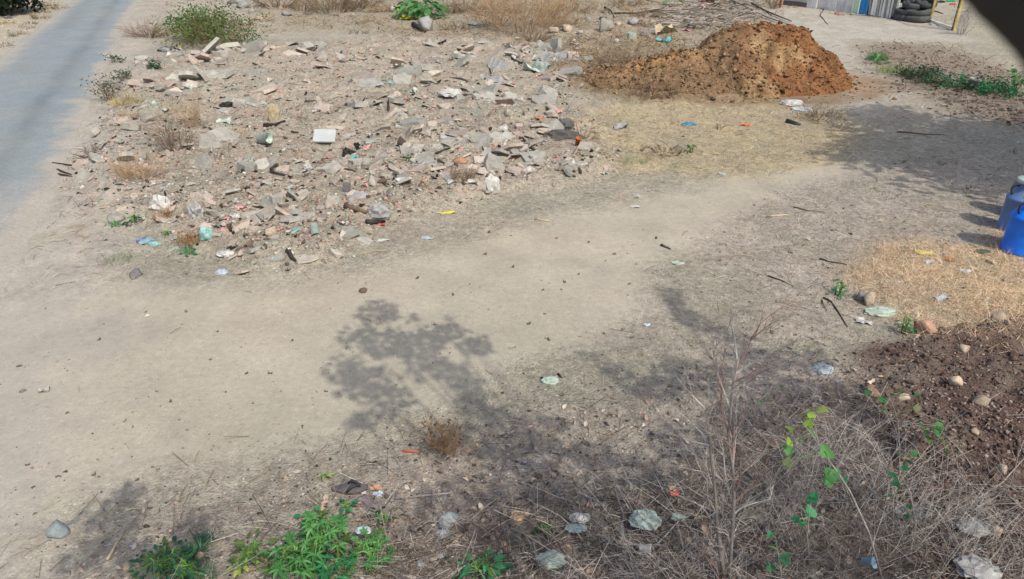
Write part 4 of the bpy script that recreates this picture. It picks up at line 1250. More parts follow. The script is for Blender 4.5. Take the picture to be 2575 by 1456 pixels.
for i, (px, py, w, lab) in enumerate(((1460, 84, 24, 'small mint stone right of the two pinkish boulders'), (1480, 52, 26, 'greyish stone between the brush and the mint block'), (1556, 62, 24, 'flat grey stone right of the mint grey block'), (1550, 104, 26, 'pale stone below the mint grey block'), (1640, 78, 22, 'round stone right of the grey purple one'), (1440, 108, 24, 'buff stone above the torn white sheet'), (1300, 100, 26, 'greyish stone under the large tangled shrub'), (720, 40, 30, 'pale stone below the straw clump'), (650, 50, 26, 'flat stone under the dry scrub'))):
    stone(px, py, w, lab, (M_CONCG, M_STONE, M_STONEB)[i % 3], (1, .8, .6), sub=1)
# pile of cut stalks
SLAND = [(n_, flat(a, b)) for n_, a, b in (('the pale thick pole', 1700, 46), ('the pink cloth scrap', 1725, 74), ('the pink rag', 1772, 12), ('the long pale limb', 1905, 36), ('the cyan scrap', 1832, 68), ('the yellowish sack', 1672, 84), ('the small green plant', 1685, 8), ('the dark trough', 1780, 2))]
for i in range(240):
    cx_, cy_ = rnd.uniform(1650, 1905), rnd.uniform(8, 80)
    if cx_ > 1850 and cy_ > 62: continue
    ln = rnd.uniform(26, 85); an = rnd.gauss(-.28, .3) if rnd.random() < .8 else rnd.gauss(.5, .4)
    p = at(cx_, cy_); s = 1 / px_m(p)
    top = max(0, 1 - abs(cx_ - 1815) / 110)
    mb = MB(); l = ln * s
    mb.tube([(-l / 2, 0, 0), (-l * .1, rnd.uniform(-.05, .05), rnd.uniform(0, .06)), (l / 2, 0, 0)], [.02, .018, .012], 5)
    me = mb.mesh('stalk', STEM_GR if rnd.random() < .75 else STEM_DK, True)
    o = link('dry_stalk', me, None, p + Vector((0, 0, .04 + .5 * top * rnd.random())), (0, rnd.gauss(0, .1), math.atan2(math.sin(-an) * 3.2, math.cos(an))))
    tag(o, ('long' if ln > 55 else 'short') + ' cut dry stalk in the pile ' + near_land(p, SLAND), 'stalk', 'cut stalks piled behind the heap')
for (px, py, w, h) in ((700, 80, 90, 18), (660, 52, 70, 26), (740, 60, 80, 20)):
    dry_bush(px, py, w, h, {700: 'sparse dry scrub right of the green bush', 660: 'dry scrub at the top behind the green bush', 740: 'third thin dry scrub below the straw clump'}[px], STEM_BR, 26, 3, 1, flat_=.9)
for (px, py, w, lab) in ((610, 18, 50, 'grey boulder at the top left of the dry scrub'), (640, 30, 36, 'smaller grey boulder right of the top left one'), (585, 8, 30, 'dark stone at the very top beside the grey boulder')):
    stone(px, py, w, lab, M_STONE if w > 32 else M_STONEP, (1, .8, .5))

# ------------------------------------------------------------------ rubble patch: notable pieces
def box_piece(px, py, w, h, label, m, name, cat, rz=.05, tilt=-.9):
    p, s = stand(px, py, w)
    hh = h / px_m(p)
    mb = MB(); mb.box((0, 0, .0), (s, hh * 1.1, .05))
    o = link(name, mb.mesh(name, m), None, p + Vector((0, 0, .12)), (math.radians(32), .03, rz))
    bv = o.modifiers.new('bevel', 'BEVEL'); bv.width = .02; bv.segments = 3
    return tag(o, label, cat)
box_piece(818, 358, 56, 38, 'rectangular white tray lying in the rubble', mat('pale_tray', srgb(204, 212, 214), .5, .12, 6, .05, .4, 0, rgb2=srgb(194, 200, 200)), 'tray', 'tray')
def cup(px, py, w, label, m, tilt=(1.1, .3), rz=.5, k=1.3):
    p, s = stand(px, py, w)
    R = s / 2
    mb = MB(); mb.lathe([(R * .62, 0), (R * .7, R * .1), (R, R * 2 * k), (R * 1.08, R * 2.05 * k), (R * .94, R * 2 * k), (R * .6, R * .15)], 24, (0, 0, 0), (True, True))
    o = link('plastic_cup', mb.mesh('plastic_cup', m, True), None, p + Vector((0, 0, R * .75)), (tilt[0], tilt[1], rz))
    return tag(o, label, 'cup')
cup(652, 362, 26, 'mint plastic cup lying left of the white tray', M_MINT, (1.3, .3), 1.1)
cup(790, 574, 26, 'mint white plastic cup tipped over at the lower rubble edge', M_MINT, (2.2, .2), .5)
bag(690, 300, 38, 'upright beige bag above a strip of dark wood', M_BUFF, (.7, .5, 1.5))
stick([(664, 320), (690, 312), (718, 308)], .045, 'strip of dark rotten wood under the beige bag', M_DARK, 'wood_strip', .03, 'wood')
stone(978, 207, 26, 'round bluish stone in the upper rubble', mat('bluish_stone', srgb(170, 196, 196), .8, .2, 10, .3), (1, .9, .7))
scrap(1034, 219, 16, 'orange and red wrapper in the upper rubble', M_ORG)
bag(1135, 238, 56, 'white sack with a dark branch beside it', M_WHITE, (1, .7, .5))
stick([(1160, 226), (1182, 240), (1190, 250), (1220, 258)], .03, 'dark crooked branch beside the white sack', M_DARK, 'branch')
scrap(1258, 172, 60, 'grey sheet standing crumpled at the top right of the rubble', M_GREYP, 'plastic_sheet', 1.1, .3, 0.3, 'sheet', (.4, .1))
scrap(1240, 205, 60, 'whitish film spread below the crumpled grey sheet', M_GREYP, 'plastic_sheet', .8, .18, .5, 'sheet', (.2, 0))
scrap(1405, 150, 100, 'wide torn white sheet at the upper right of the rubble', M_GREYP, 'plastic_sheet', .7, .14, .1, 'sheet', (.15, 0))
scrap(1350, 182, 80, 'long pale green film left of the torn white sheet', M_MINT, 'plastic_sheet', .4, .3, -.4, 'sheet', (.2, 0))
stick([(1230, 160), (1236, 188)], .03, 'upright black strip at the grey sheet', M_BLACKP, 'strip')
stick([(1288, 150), (1325, 172), (1345, 184)], .03, 'black strip along the pale green film', M_BLACKP, 'strip')
stick([(1130, 200), (1160, 199), (1178, 206)], .04, 'short dark curved branch above the white sack', M_DARK, 'branch')
slab(1014, 362, 46, 'dark brown plank piece leaning in the rubble', mat('rotten_plank', (.10, .075, .05), .9, .5, 18, .7), 'plank', .12, (.9, .5), .9, 'plank')
slab(1056, 382, 62, 'round pale slab right of the dark brown plank', M_CONCG, 'slab', .10, (.5, 0), 0, 'slab', 9)
slab(1136, 366, 46, 'square grey slab right of the round pale slab', M_CONC, 'slab', .12, (.5, 0), .1, 'slab', 5)
slab(1100, 372, 34, 'small greenish slab between the round and the square slab', M_CONCG, 'slab', .12, (.4, .1))
for i, (px, py, tl) in enumerate(((880, 384, (1.2, .4)), (895, 376, (.5, 1.2)), (868, 388, (.3, .2)))):
    scrap(px, py, 34, ('black torn rubber flap standing up in the rubble', 'black rubber strip behind the standing flap', 'flat black rubber piece left of the standing flap')[i], M_BLACKP, 'rubber_flap', .45, .4, i * .8, 'rubber', tl)
scrap(888, 396, 24, 'cyan wrapper below the black rubber', M_CYAN, 'wrapper', .5)
slab(885, 345, 50, 'broad grey green slab above the black rubber', M_CONCG, 'slab', .08, (.3, 0), .3)
scrap(565, 312, 36, 'folded mint box lid with dark edge', M_MINT, 'box_lid', .7, .2, .2, 'box lid', (.3, 0))
bag(580, 275, 44, 'black crumpled tarp piece in the upper left rubble', M_BLACKP, (1, .6, .5), 'tarp_piece', 0, 'tarp')
bag(560, 282, 30, 'grey film lying against the black tarp piece', M_GREYP)
scrap(580, 215, 26, 'flat teal strip in the upper left rubble', M_TEAL, 'plastic_scrap', .35, .08)
scrap(414, 466, 28, 'pale blue oval lid at the lower left of the rubble', M_BLUEP, 'lid', .6, .06, 0, 'lid')
bag(404, 520, 46, 'white pleated sack at the lower left of the rubble', M_WHITE, (.9, .7, .9), 'sack', 0, 'sack', .4)
bag(493, 545, 50, 'translucent grey bag right of the pleated sack', M_GREYP, (.7, .6, 1.1))
bag(520, 596, 42, 'teal bag below the translucent grey one', M_TEAL, (.8, .6, 1.0))
stone(290, 550, 50, 'greenish grey stone at the left tip of the rubble', M_CONCG, (1, .8, .6))
bag(365, 608, 40, 'blue and violet crumpled bag among green weeds', mat('blue_violet_film', srgb(150, 186, 204), .4, .3, 6, .2, .4, 0, rgb2=srgb(90, 84, 120)), (1, .6, .5))
bag(390, 614, 26, 'teal end of the crumpled bag among green weeds', M_TEAL)
bag(567, 634, 40, 'white bag on the lower rubble edge', M_WHITE, (1, .6, .45))
bag(558, 686, 28, 'small pale blue bag on the dust below the rubble', M_BLUEP, (1, .8, .6))
stone(340, 692, 60, 'flat purplish stone half sunk in the dust', M_STONEP, (1, .55, .35))
leafy_plant(336, 556, 40, 26, 'dark green weed beside the greenish grey stone', G3, 14, .35, 'lance', 'weed', 3, 'weed')
leafy_plant(292, 566, 26, 16, 'small green weed below the greenish grey stone', G2, 10, .4, 'lance', 'weed', 3, 'weed')
leafy_plant(420, 592, 20, 18, 'tiny dark weed above the blue and violet bag', G3, 10, .4, 'lance', 'weed', 3, 'weed')
leafy_plant(472, 640, 36, 22, 'spreading green weed on the lower rubble edge', G2, 12, .45, 'lance', 'weed', 3, 'weed')
tuft(300, 655, 110, 22, 'bluish green low grass on the dust at the left', np.array([srgb(150, 168, 146), srgb(120, 140, 120), srgb(176, 176, 150)]), 260)
tuft(480, 610, 90, 40, 'golden dry tuft left of the teal bag', BRN_T, 240)
tuft(410, 550, 60, 40, 'rust brown tuft under the pleated sack', BRN_T, 160)
slab(628, 430, 60, 'pale green block with a black shadowed hollow', M_CONCG, 'block', .35, (.0, .1), .2)
slab(606, 430, 10, 'black upright chip standing for shade at the pale green block', M_BLACKP, 'chip', 1.5)  # black piece stands in for the shade on the block's left
stick([(608, 436), (648, 434)], .04, 'black bar standing for shade under the pale green block', M_BLACKP, 'bar', .02, 'bar')  # black bar stands in for the shade along the block's foot
stick([(683, 440), (702, 418)], .022, 'black bar tilted up in the middle rubble', M_BLACKP, 'bar', .06, 'bar')
stick([(680, 442), (735, 447)], .022, 'black bar lying under the tilted one', M_BLACKP, 'bar', .02, 'bar')
bag(775, 424, 24, 'small white crumpled bag in the lower rubble', M_WHITE, (.8, .7, .9))
slab(872, 480, 26, 'dark edged grey cone shaped chunk', M_STONEP, 'chunk', .8, (.2, .2))
stone(960, 460, 28, 'dark brown lump right of the grey cone chunk', M_WOODB, (1, .7, .8), 'lump')
bag(1236, 462, 50, 'hazy white bag standing at the right rubble edge', M_WHITE, (.75, .6, 1.25))
dry_bush(1164, 442, 66, 44, 'tan dry weed left of the hazy white bag', STEM_BR, 34, 4, 2)
stone(1158, 408, 44, 'brown clay lump above the tan dry weed', mat('clay', srgb(190, 150, 120), .95, .3, 14, .5), (1, .8, .6), 'clay_lump')
bag(955, 540, 56, 'grey shopping bag with black printing at the rubble edge', M_GREYP, (.9, .6, .9))
scrap(950, 532, 20, 'black printed patch on the grey shopping bag', M_BLACKP, 'print_patch', .5, .2)
stick([(922, 562), (968, 556)], .045, 'black strip standing for shade under the grey shopping bag', M_BLACKP, 'stick', .02)  # black strip stands in for the shade below the bag
scrap(958, 566, 22, 'red scrap under the grey shopping bag', M_REDP)
stick([(870, 525), (900, 532), (922, 530)], .045, 'brown rotten log left of the grey shopping bag', M_WOODB, 'log', .03, 'log')
stone(680, 585, 40, 'brownish round stone in the lower rubble', M_STONEB, (1, .9, .7))
slab(740, 582, 34, 'pale teal slab left of the tipped cup', M_TEAL, 'slab', .15, (.4, 0))
slab(695, 512, 34, 'grey green brick shaped block with a dark side', M_CONCG, 'block', .6)
slab(760, 492, 60, 'wide pale slab in the lower middle of the rubble', M_CONC, 'slab', .08, (.2, .1))
slab(840, 500, 50, 'pale grey slab right of the wide pale slab', M_CONC, 'slab', .1, (.3, 0))
slab(906, 500, 70, 'large smooth grey sheet above the shopping bag', M_GREYP, 'slab', .04, (.35, .1))
slab(770, 650, 90, 'big flat pale slab at the lower tip of the rubble', M_CONC, 'slab', .05, (.05, 0))
stick([(722, 622), (732, 640), (746, 660)], .035, 'black pointed stick at the lower tip of the rubble', M_DARK)
slab(694, 632, 50, 'pale green slab left of the black pointed stick', M_CONCG, 'slab', .12, (.2, 0))
scrap(587, 506, 26, 'mint carton piece upper of the two in the lower rubble', M_MINT, 'carton_piece', .6, .15)
scrap(590, 543, 26, 'mint carton piece lower of the two in the lower rubble', M_MINT, 'carton_piece', .6, .3)
dry_bush(640, 622, 80, 40, 'dark bare twigs at the lower rubble edge', STEM_DK, 16, 3, 1)
leafy_plant(1030, 405, 26, 16, 'tiny green weed below the dark brown plank', G3, 8, .45, 'lance', 'weed', 3, 'weed')
bag(1420, 322, 44, 'round grey ash bundle on the burnt pile', mat('ash_cloth', srgb(120, 120, 118), .9, .4, 10, .5), (1, .8, .9), 'bundle', 0, 'bundle')
bag(1416, 350, 84, 'burnt dark grey pile of rags at the right rubble edge', mat('burnt_rag', srgb(96, 94, 92), .95, .5, 14, .7), (1, .6, .5), 'rag_pile', 0, 'rags', .4)
dry_bush(1462, 350, 80, 44, 'charred thin branches beside the burnt pile', STEM_DK, 26, 3, 2, flat_=1.0)
scrap(1355, 298, 22, 'orange wrapper left of the burnt pile', M_ORG, 'wrapper', .5)
cup(1450, 368, 14, 'rusty tin can below the burnt pile', mat('rusty_tin', srgb(200, 110, 60), .7, .4, 14, .4), (.3, .2), 0, 1.4)
slab(1340, 362, 70, 'large grey slab left of the burnt pile', M_CONC, 'slab', .12, (.3, .1))
slab(1350, 322, 60, 'tilted grey slab above the large one by the burnt pile', M_CONC, 'slab', .12, (.5, .2))
slab(1352, 392, 50, 'greenish slab below the large one by the burnt pile', M_CONCG, 'slab', .12, (.3, .1))
stick([(1335, 375), (1360, 395)], .04, 'black stick against the greenish slab', M_DARK)
slab(1472, 372, 56, 'pale slab at the far right of the rubble', M_CONC, 'slab', .1, (.25, 0))

# many broken pieces: each an object, alike ones share meshes, label and group
KINDS = [
 ('concrete_chunk', [chunk_mesh('concrete_chunk', 300 + i, M_CONC, 12, (1, .75, .6)) for i in range(6)], 115, (18, 60), 'grey broken concrete chunk in the rubble patch', 'concrete', 'grey concrete chunks in the rubble'),
 ('concrete_chunk', [shard_mesh('concrete_chunk', 340 + i, M_CONCG, (.09, .13, .2, .1, .24, .12)[i], (5, 6, 7, 5, 6, 8)[i]) for i in range(6)], 180, (34, 96), 'greenish grey slab fragment in the rubble patch', 'concrete', 'greenish slab fragments in the rubble'),
 ('tile_shard', [shard_mesh('tile_shard', 380 + i, M_TILE, (.07, .1, .14, .06, .11, .09)[i], (5, 4, 6, 5, 7, 5)[i]) for i in range(6)], 290, (28, 80), 'flat dusty tile shard in the rubble patch', 'tile shard', 'tile shards in the rubble'),
 ('brick_piece', [chunk_mesh('brick_piece', 420 + i, M_PINK, 10, (1, .7, .6)) for i in range(5)], 150, (10, 28), 'pale pink brick piece in the rubble patch', 'brick', 'pale pink brick pieces in the rubble'),
 ('brick_piece', [chunk_mesh('brick_piece', 450 + i, M_RED, 10, (1, .6, .5)) for i in range(4)], 60, (8, 20), 'dull red brick piece in the rubble patch', 'brick', 'dull red brick pieces in the rubble'),
 ('plastic_scrap', [scrap_mesh('plastic_scrap', 470 + i, M_WHITE, 5, 4, 1, .7, .35) for i in range(5)], 95, (10, 34), 'whitish plastic scrap in the rubble patch', 'scrap', 'whitish scraps in the rubble'),
 ('plastic_scrap', [scrap_mesh('plastic_scrap', 490 + i, M_MINT, 5, 4, 1, .7, .35) for i in range(4)], 60, (10, 28), 'pale mint plastic scrap in the rubble patch', 'scrap', 'mint scraps in the rubble'),
 ('plastic_scrap', [scrap_mesh('plastic_scrap', 510 + i, M_PNKP, 5, 4, 1, .7, .35) for i in range(4)], 45, (10, 24), 'pink plastic scrap in the rubble patch', 'scrap', 'pink scraps in the rubble'),
 ('wood_shadow_piece', [chunk_mesh('wood_shadow_piece', 530 + i, M_DARK, 10, (1, .26, .26)) for i in range(5)], 170, (14, 50), 'dark rotten wood and shadow piece in the rubble patch', 'wood', 'dark wood pieces in the rubble'),  # wood scraps, multiplied to double as ink-dark shadows between the rubble
]
LAND = [(n_, flat(a, b)) for n_, a, b in (('the white tray', 818, 358), ('the mint cup left of the tray', 652, 362), ('the black rubber', 880, 384), ('the dark leaning plank', 1014, 355), ('the burnt rag pile', 1416, 345),
    ('the hazy white bag', 1236, 455), ('the grey shopping bag', 955, 538), ('the tipped white cup', 790, 572), ('the pleated white sack', 404, 515), ('the teal bag', 520, 590), ('the big brown shrub', 443, 365), ('the black tarp piece', 580, 272),
    ('the round bluish stone', 978, 205), ('the white sack by the branch', 1135, 235), ('the torn white sheet', 1405, 146), ('the rust brown clump', 345, 440), ('the upright beige bag', 690, 296), ('the pale green block', 628, 428), ('the black and white bag', 425, 124))]
def sized(px, lo, hi): return 'small' if px < lo else ('large' if px > hi else 'middling')
for nm, meshes, cnt, (s0, s1), lab, cat, grp in KINDS:
    pts = scatter_pts(cnt, lambda x, y: zone('rubble', x, y) * np.clip(.42 + 1.6 * fbm(x, y, .9, 3, .5, 13.3), .05, 1) * u_(x, y))
    for x, y in pts:
        p = Vector((x, y, H(x, y)))
        sp_ = s0 + (s1 - s0) * rnd.random() ** 1.7
        s = sp_ / px_m(p)
        o = link(nm, meshes[rnd.randrange(len(meshes))], None, p - Vector((0, 0, .05 * s)), (rnd.gauss(.12, .34), rnd.gauss(0, .34), rnd.uniform(0, 6.28)), (s * rnd.uniform(.8, 1.25), s * rnd.uniform(.65, 1.1), s * rnd.uniform(.7, 1.1)))
        tag(o, sized(sp_, s0 + (s1 - s0) * .15, s0 + (s1 - s0) * .5) + ' ' + lab.replace(' in the rubble patch', '') + ' ' + near_land(p, LAND), cat, grp)
for i, (px, py, w, h, m) in enumerate(((600, 340, 46, 26, STEM_BR), (760, 300, 40, 20, STEM_DK), (1120, 300, 46, 22, STEM_BR), (900, 420, 50, 24, STEM_BR), (540, 400, 60, 30, STEM_DK), (750, 400, 40, 34, STEM_BR), (1050, 470, 60, 26, STEM_BR), (620, 480, 44, 22, STEM_BR), (1230, 290, 50, 22, STEM_DK))):
    o = dry_bush(px, py, w, h, 'small dry weed between the rubble pieces', m, 14, 3, 1, 'dry_weed', cat='weed')
    o['group'] = 'dry weeds in the rubble'

# ------------------------------------------------------------------ around the heap and right side
bag(1990, 262, 50, 'white plastic bag with a red print at the foot of the heap', M_WHITE, (1, .6, .5))
bag(2014, 276, 46, 'pale torn film right of the white bag at the heap foot', M_BLUEP, (1, .5, .35))
scrap(1986, 268, 12, 'small red print on the white bag', M_REDP)
dry_bush(2060, 300, 110, 44, 'dark brown dry brush at the right foot of the heap', STEM_DK, 50, 4, 2, flat_=.9)
dry_bush(2100, 320, 70, 30, 'thin grey grass bush right of the dark brown brush', STEM_GR, 24, 3, 2)
stick([(1978, 308), (2012, 316)], .05, 'dark green bottle lying on the yellowed ground', mat('dark_glass', (.03, .05, .045), .3, .2, 5, .05, .5), 'bottle', .03, 'bottle', 10, .0)
bag(1731, 314, 34, 'blue rag on the yellowed ground', M_BLUE, (1, .5, .4), 'rag', 0, 'rag')
scrap(1876, 316, 26, 'bright orange scrap on the yellowed ground', M_ORG, 'plastic_scrap', .6)
leafy_plant(1737, 384, 26, 24, 'dark blue green weed on the yellowed ground', G3, 12, .4, 'lance', 'weed', 3, 'weed')
dry_bush(1808, 326, 20, 22, 'tiny black weed left of the orange scrap', STEM_DK, 10, 3, 1, 'dry_weed', cat='weed')
stick([(1612, 380), (1622, 372), (1636, 372), (1646, 380)], .03, 'curved brown bone like stick', M_WOODB, 'stick')
dry_bush(1672, 384, 90, 30, 'flattened brown brush right of the curved stick', STEM_DK, 40, 4, 2, flat_=1.2)
tuft(1594, 408, 90, 14, 'faint green low grass below the brown brush', np.array([srgb(140, 170, 120), srgb(176, 176, 140)]), 160)
slab(1816, 438, 26, 'flat grey plate on the dusty path edge', M_STONE, 'plate', .1, (.1, 0), 0, 'plate', 9)
scrap(1724, 343, 20, 'dull yellow scrap below the blue rag', M_BUFF)
for (px, py, w, lab) in ((1560, 322, 40, 'grey faded cloth left of the yellowed ground'), (1552, 380, 24, 'violet grey scrap near the curved stick')):
    scrap(px, py, w, lab, M_GREYP, 'cloth_scrap', .6, .3)
dry_bush(1560, 170, 200, 60, 'low grey brown brush on the left shoulder of the heap', STEM_DK, 70, 4, 2, flat_=1.0)
dry_bush(1640, 235, 150, 40, 'dark brush at the left foot of the heap', STEM_DK, 50, 4, 2, flat_=1.0)
scrap(1716, 155, 34, 'violet checked cloth on the left shoulder of the heap', mat('violet_cloth', srgb(130, 110, 140), .8, .4, 30, .2), 'cloth_scrap', .6)
scrap(1647, 194, 14, 'small cyan chip in front of the orange lobe of the heap', M_CYAN)
# green strip beside the track
tuft(2205, 150, 70, 26, 'bright grass patch nearest the track top', GRN_T, 360)
tuft(2250, 182, 120, 26, 'pale green grass patch on the bend of the track', np.array([srgb(160, 180, 110), srgb(140, 166, 96), srgb(186, 196, 140)]), 320)
leafy_plant(2208, 160, 40, 26, 'leafy green weed inside the bright grass patch', G1, 14, .4, 'lance', 'weed', 4, 'weed')
for i, (px, py, w) in enumerate(((2340, 205, 90), (2410, 220, 100), (2470, 225, 80), (2510, 240, 70), (2300, 190, 70))):
    o = dry_bush(px, py, w, 34, ('dark green creeper beside the dark soil, second from the track', 'dark green creeper left of the white tub', 'dark green creeper right of the white tub', 'dark green creeper next to the right edge bush', 'dark green creeper nearest the track')[i], STEM_DK, 24, 3, 2, 'creeper', 1.0, .6, (G2 if i % 2 else G3, 520, .07), 'creeper')
cup(2444, 224, 26, 'white plastic tub among the dark creepers', M_WHITE, (.2, .1), 0, .6)

leafy_plant(2552, 232, 76, 60, 'round green bush at the right edge', G1, 40, .3, 'lance', 'green_bush', 6, 'bush')
for i, (px, py) in enumerate(((2290, 236), (2372, 265), (2347, 296), (2402, 280), (2500, 275), (2270, 330), (2265, 350), (2365, 360), (2310, 397), (2520, 445), (2560, 360), (2390, 300), (2320, 270))):
    scrap(px, py, 12, 'small pale scrap on the shaded ground at right', M_WHITE, 'paper_scrap', .5, .3)['group'] = 'pale scraps on the shaded ground'
for i, (px, py, w) in enumerate(((2270, 408, 20), (2362, 415, 26), (2440, 475, 22), (2380, 258, 16), (2545, 385, 18))):
    dry_bush(px, py, w, 14, 'tiny dark weed on the shaded ground', STEM_DK, 10, 3, 1, 'dry_weed', cat='weed')['group'] = 'dark weeds on the shaded ground'
stick([(2255, 333), (2320, 338), (2375, 340)], .012, 'long thin stick on the shaded ground', M_WOODB)
# sticks and litter on the right
stick([(1996, 522), (2030, 531), (2075, 535)], .010, 'long pale stick left of the grey gravel', M_WOODB)
stick([(1930, 545), (1995, 540)], .012, 'flat pale stick below the long one left of the grey gravel', M_STRK)
stick([(2061, 652), (2085, 660), (2130, 667)], .010, 'dark thin stick on the grey gravel', M_DARK)
stick([(1930, 695), (1995, 722)], .008, 'thin stick on the gravel left of the forked one', M_DARK)
stick([(2070, 750), (2090, 760), (2110, 790), (2131, 824)], .010, 'forked dark stick near the green weed', M_DARK)
stick([(2066, 756), (2078, 782)], .007, 'short prong beside the forked dark stick', M_DARK)
leafy_plant(2106, 742, 46, 44, 'small green weed above the forked stick', G2, 16, .35, 'lance', 'weed', 3, 'weed')
leafy_plant(2272, 838, 44, 66, 'upright green weed at the edge of the ploughed soil', G2, 18, .32, 'lance', 'weed', 3, 'weed')
stone(2160, 752, 36, 'dark stone behind the pale upright one', M_STONEP, (1, .8, .9))
stone(2184, 764, 40, 'pale pinkish upright stone at the left end of the dry grass', M_STONEB, (.8, .5, 1.25))
bag(2214, 786, 72, 'white teal film bag below the pale upright stone', M_MINT, (1, .5, .4))
scrap(2172, 812, 40, 'whitish film scrap below the white teal bag', M_WHITE, 'plastic_scrap', .5)
stone(2322, 838, 60, 'reddish clay lump where the dry grass meets the soil', mat('red_clay', srgb(188, 150, 130), .95, .3, 14, .5), (1, .7, .9), 'clay_lump')
stone(2512, 806, 52, 'yellowish rock at the right end of the dry grass', M_STONEB, (1, .8, .8))
stone(2536, 812, 22, 'small rock beside the yellowish one', M_STONEB, (1, .8, .8))
bag(2322, 636, 46, 'yellow patterned pouch lying on the dry grass', mat('yellow_pouch', srgb(214, 196, 120), .5, .4, 20, .2, .4, 0), (1, .45, .3), 'pouch', -.4, 'pouch')
scrap(2338, 662, 26, 'white scrap below the yellow patterned pouch', M_WHITE)
scrap(2430, 684, 26, 'white and red scrap in the dry grass', M_WHITE)
scrap(2368, 752, 34, 'pale blue film in the middle of the dry grass', M_BLUEP)
slab(2494, 660, 34, 'beige wooden board below the cans', M_STONEB, 'board', .12, (.2, .1))
bag(2470, 634, 34, 'dark green crumpled film left of the cans', mat('dark_green_film', srgb(80, 104, 84), .6, .3, 10, .3), (1, .5, .4))
scrap(2388, 655, 30, 'brown paper piece right of the yellow pouch', mat('brown_paper', srgb(196, 150, 104), .8, .2, 12, .2), 'paper_scrap', .4)
bag(2070, 930, 44, 'whitish bag at the left edge of the ploughed soil', M_BLUEP, (1, .8, .6))
for i, (px, py, w, lab) in enumerate(((2400, 964, 46, 'largest pale stone on the ploughed soil'), (2424, 880, 36, 'beige stone near the top of the ploughed soil'), (2464, 1015, 46, 'pale stone right of the largest on the ploughed soil'), (2518, 1184, 34, 'pale pebbly stone low on the ploughed soil'), (2450, 1088, 24, 'small pale stone midway on the ploughed soil'), (2530, 1060, 22, 'dark clod at the right of the ploughed soil'), (2190, 985, 50, 'reddish clod at the left of the ploughed soil'), (2270, 1000, 34, 'pale clod right of the reddish one'))):
    stone(px, py, w, lab, M_STONEB if 'pale' in lab or 'beige' in lab else mat('red_clay'), (1, .8, .7))
CLAND = [(n_, flat(a, b)) for n_, a, b in (('the largest pale stone', 2400, 960), ('the beige stone', 2424, 876), ('the second pale stone', 2464, 1010), ('the pale pebbly stone', 2518, 1180), ('the small pale stone', 2450, 1086), ('the reddish clod', 2190, 980))]
for i in range(70):
    px, py = rnd.uniform(2190, 2575), rnd.uniform(860, 1260)
    p = at(px, py)
    if zone('tilled', np.array([p.x]), np.array([p.y]))[0] < .6: continue
    s = rnd.uniform(10, 28) / px_m(p)
    o = link('earth_clod', bpy.data.meshes.get('earth_lump%d' % (i % 5)) or chunk_mesh('earth_lump%d' % (i % 5), 700 + i, mat('dark_clay', srgb(132, 108, 100), .95, .35, 30, .7), 12, (1, .85, .75)), None, p, (rnd.gauss(0, .3), rnd.gauss(0, .3), rnd.uniform(0, 6)), s)
    tag(o, sized(s * px_m(p), 15, 22) + ' dark clod on the ploughed soil ' + near_land(p, CLAND), 'clod', 'clods on the ploughed soil')

# ------------------------------------------------------------------ path litter
scrap(1124, 536, 46, 'bright yellow wrapper on the path edge', M_YEL, 'wrapper', .25, .1, .05)
scrap(1104, 535, 14, 'grey blue tip of the yellow wrapper', M_BLUEP, 'wrapper', .5, .1)
scrap(965, 605, 32, 'white wrapper with a pink edge on the path', M_WHITE, 'wrapper', .4, .12, .05)
scrap(1074, 600, 30, 'light blue wrapper on the path', M_BLUEP, 'wrapper', .4, .12, -.1)
scrap(1601, 492, 16, 'thin white strip standing on the path', M_WHITE, 'wrapper', 1.6, .15, .2)
scrap(1597, 520, 26, 'white card below the thin strip on the path', M_WHITE, 'paper_scrap', .6, .12)
scrap(1562, 497, 12, 'pink scrap left of the white strip on the path', M_PNKP)
stick([(1345, 552), (1381, 558)], .018, 'pale flat stick on the path below the rubble', M_STRK)
stick([(1662, 618), (1672, 622), (1686, 628)], .02, 'black charred stick on the path', M_DARK)
scrap(1706, 664, 36, 'mint wrapper on the stony part of the path', M_MINT, 'wrapper', .35, .15)
scrap(1627, 818, 18, 'small blue grey shard near the leaf shadow', M_BLUEP, 'plastic_scrap', .6)
bag(1384, 958, 40, 'mint crumpled bag on the dust between the shadows', M_MINT, (1, .7, .5))
for i, (px, py) in enumerate(((1366, 958), (1408, 948), (1400, 958))):
    stick([(px - 5, py - 6), (px + 5, py + 4)], .012, ('black twig at the left of the mint crumpled bag', 'black twig at the far right of the mint crumpled bag', 'black twig touching the right side of the mint crumpled bag')[i], M_DARK)
stone(914, 734, 26, 'brown dung lump on the path', M_WOODB, (1, .8, .6), 'dung_lump')
stone(468, 784, 12, 'small dark pebble alone on the left path', M_STONEP, sub=0)
stone(58, 984, 18, 'dark stone at the left edge', M_STONEP, (1, .7, .6))
scrap(112, 984, 26, 'whitish shell like scrap right of the dark left stone', M_GREYP, 'plastic_scrap', .7, .4)
stick([(905, 640), (950, 632), (985, 634)], .006, 'thin pale straw on the path below the rubble', M_STRK, 'straw', cat='straw')
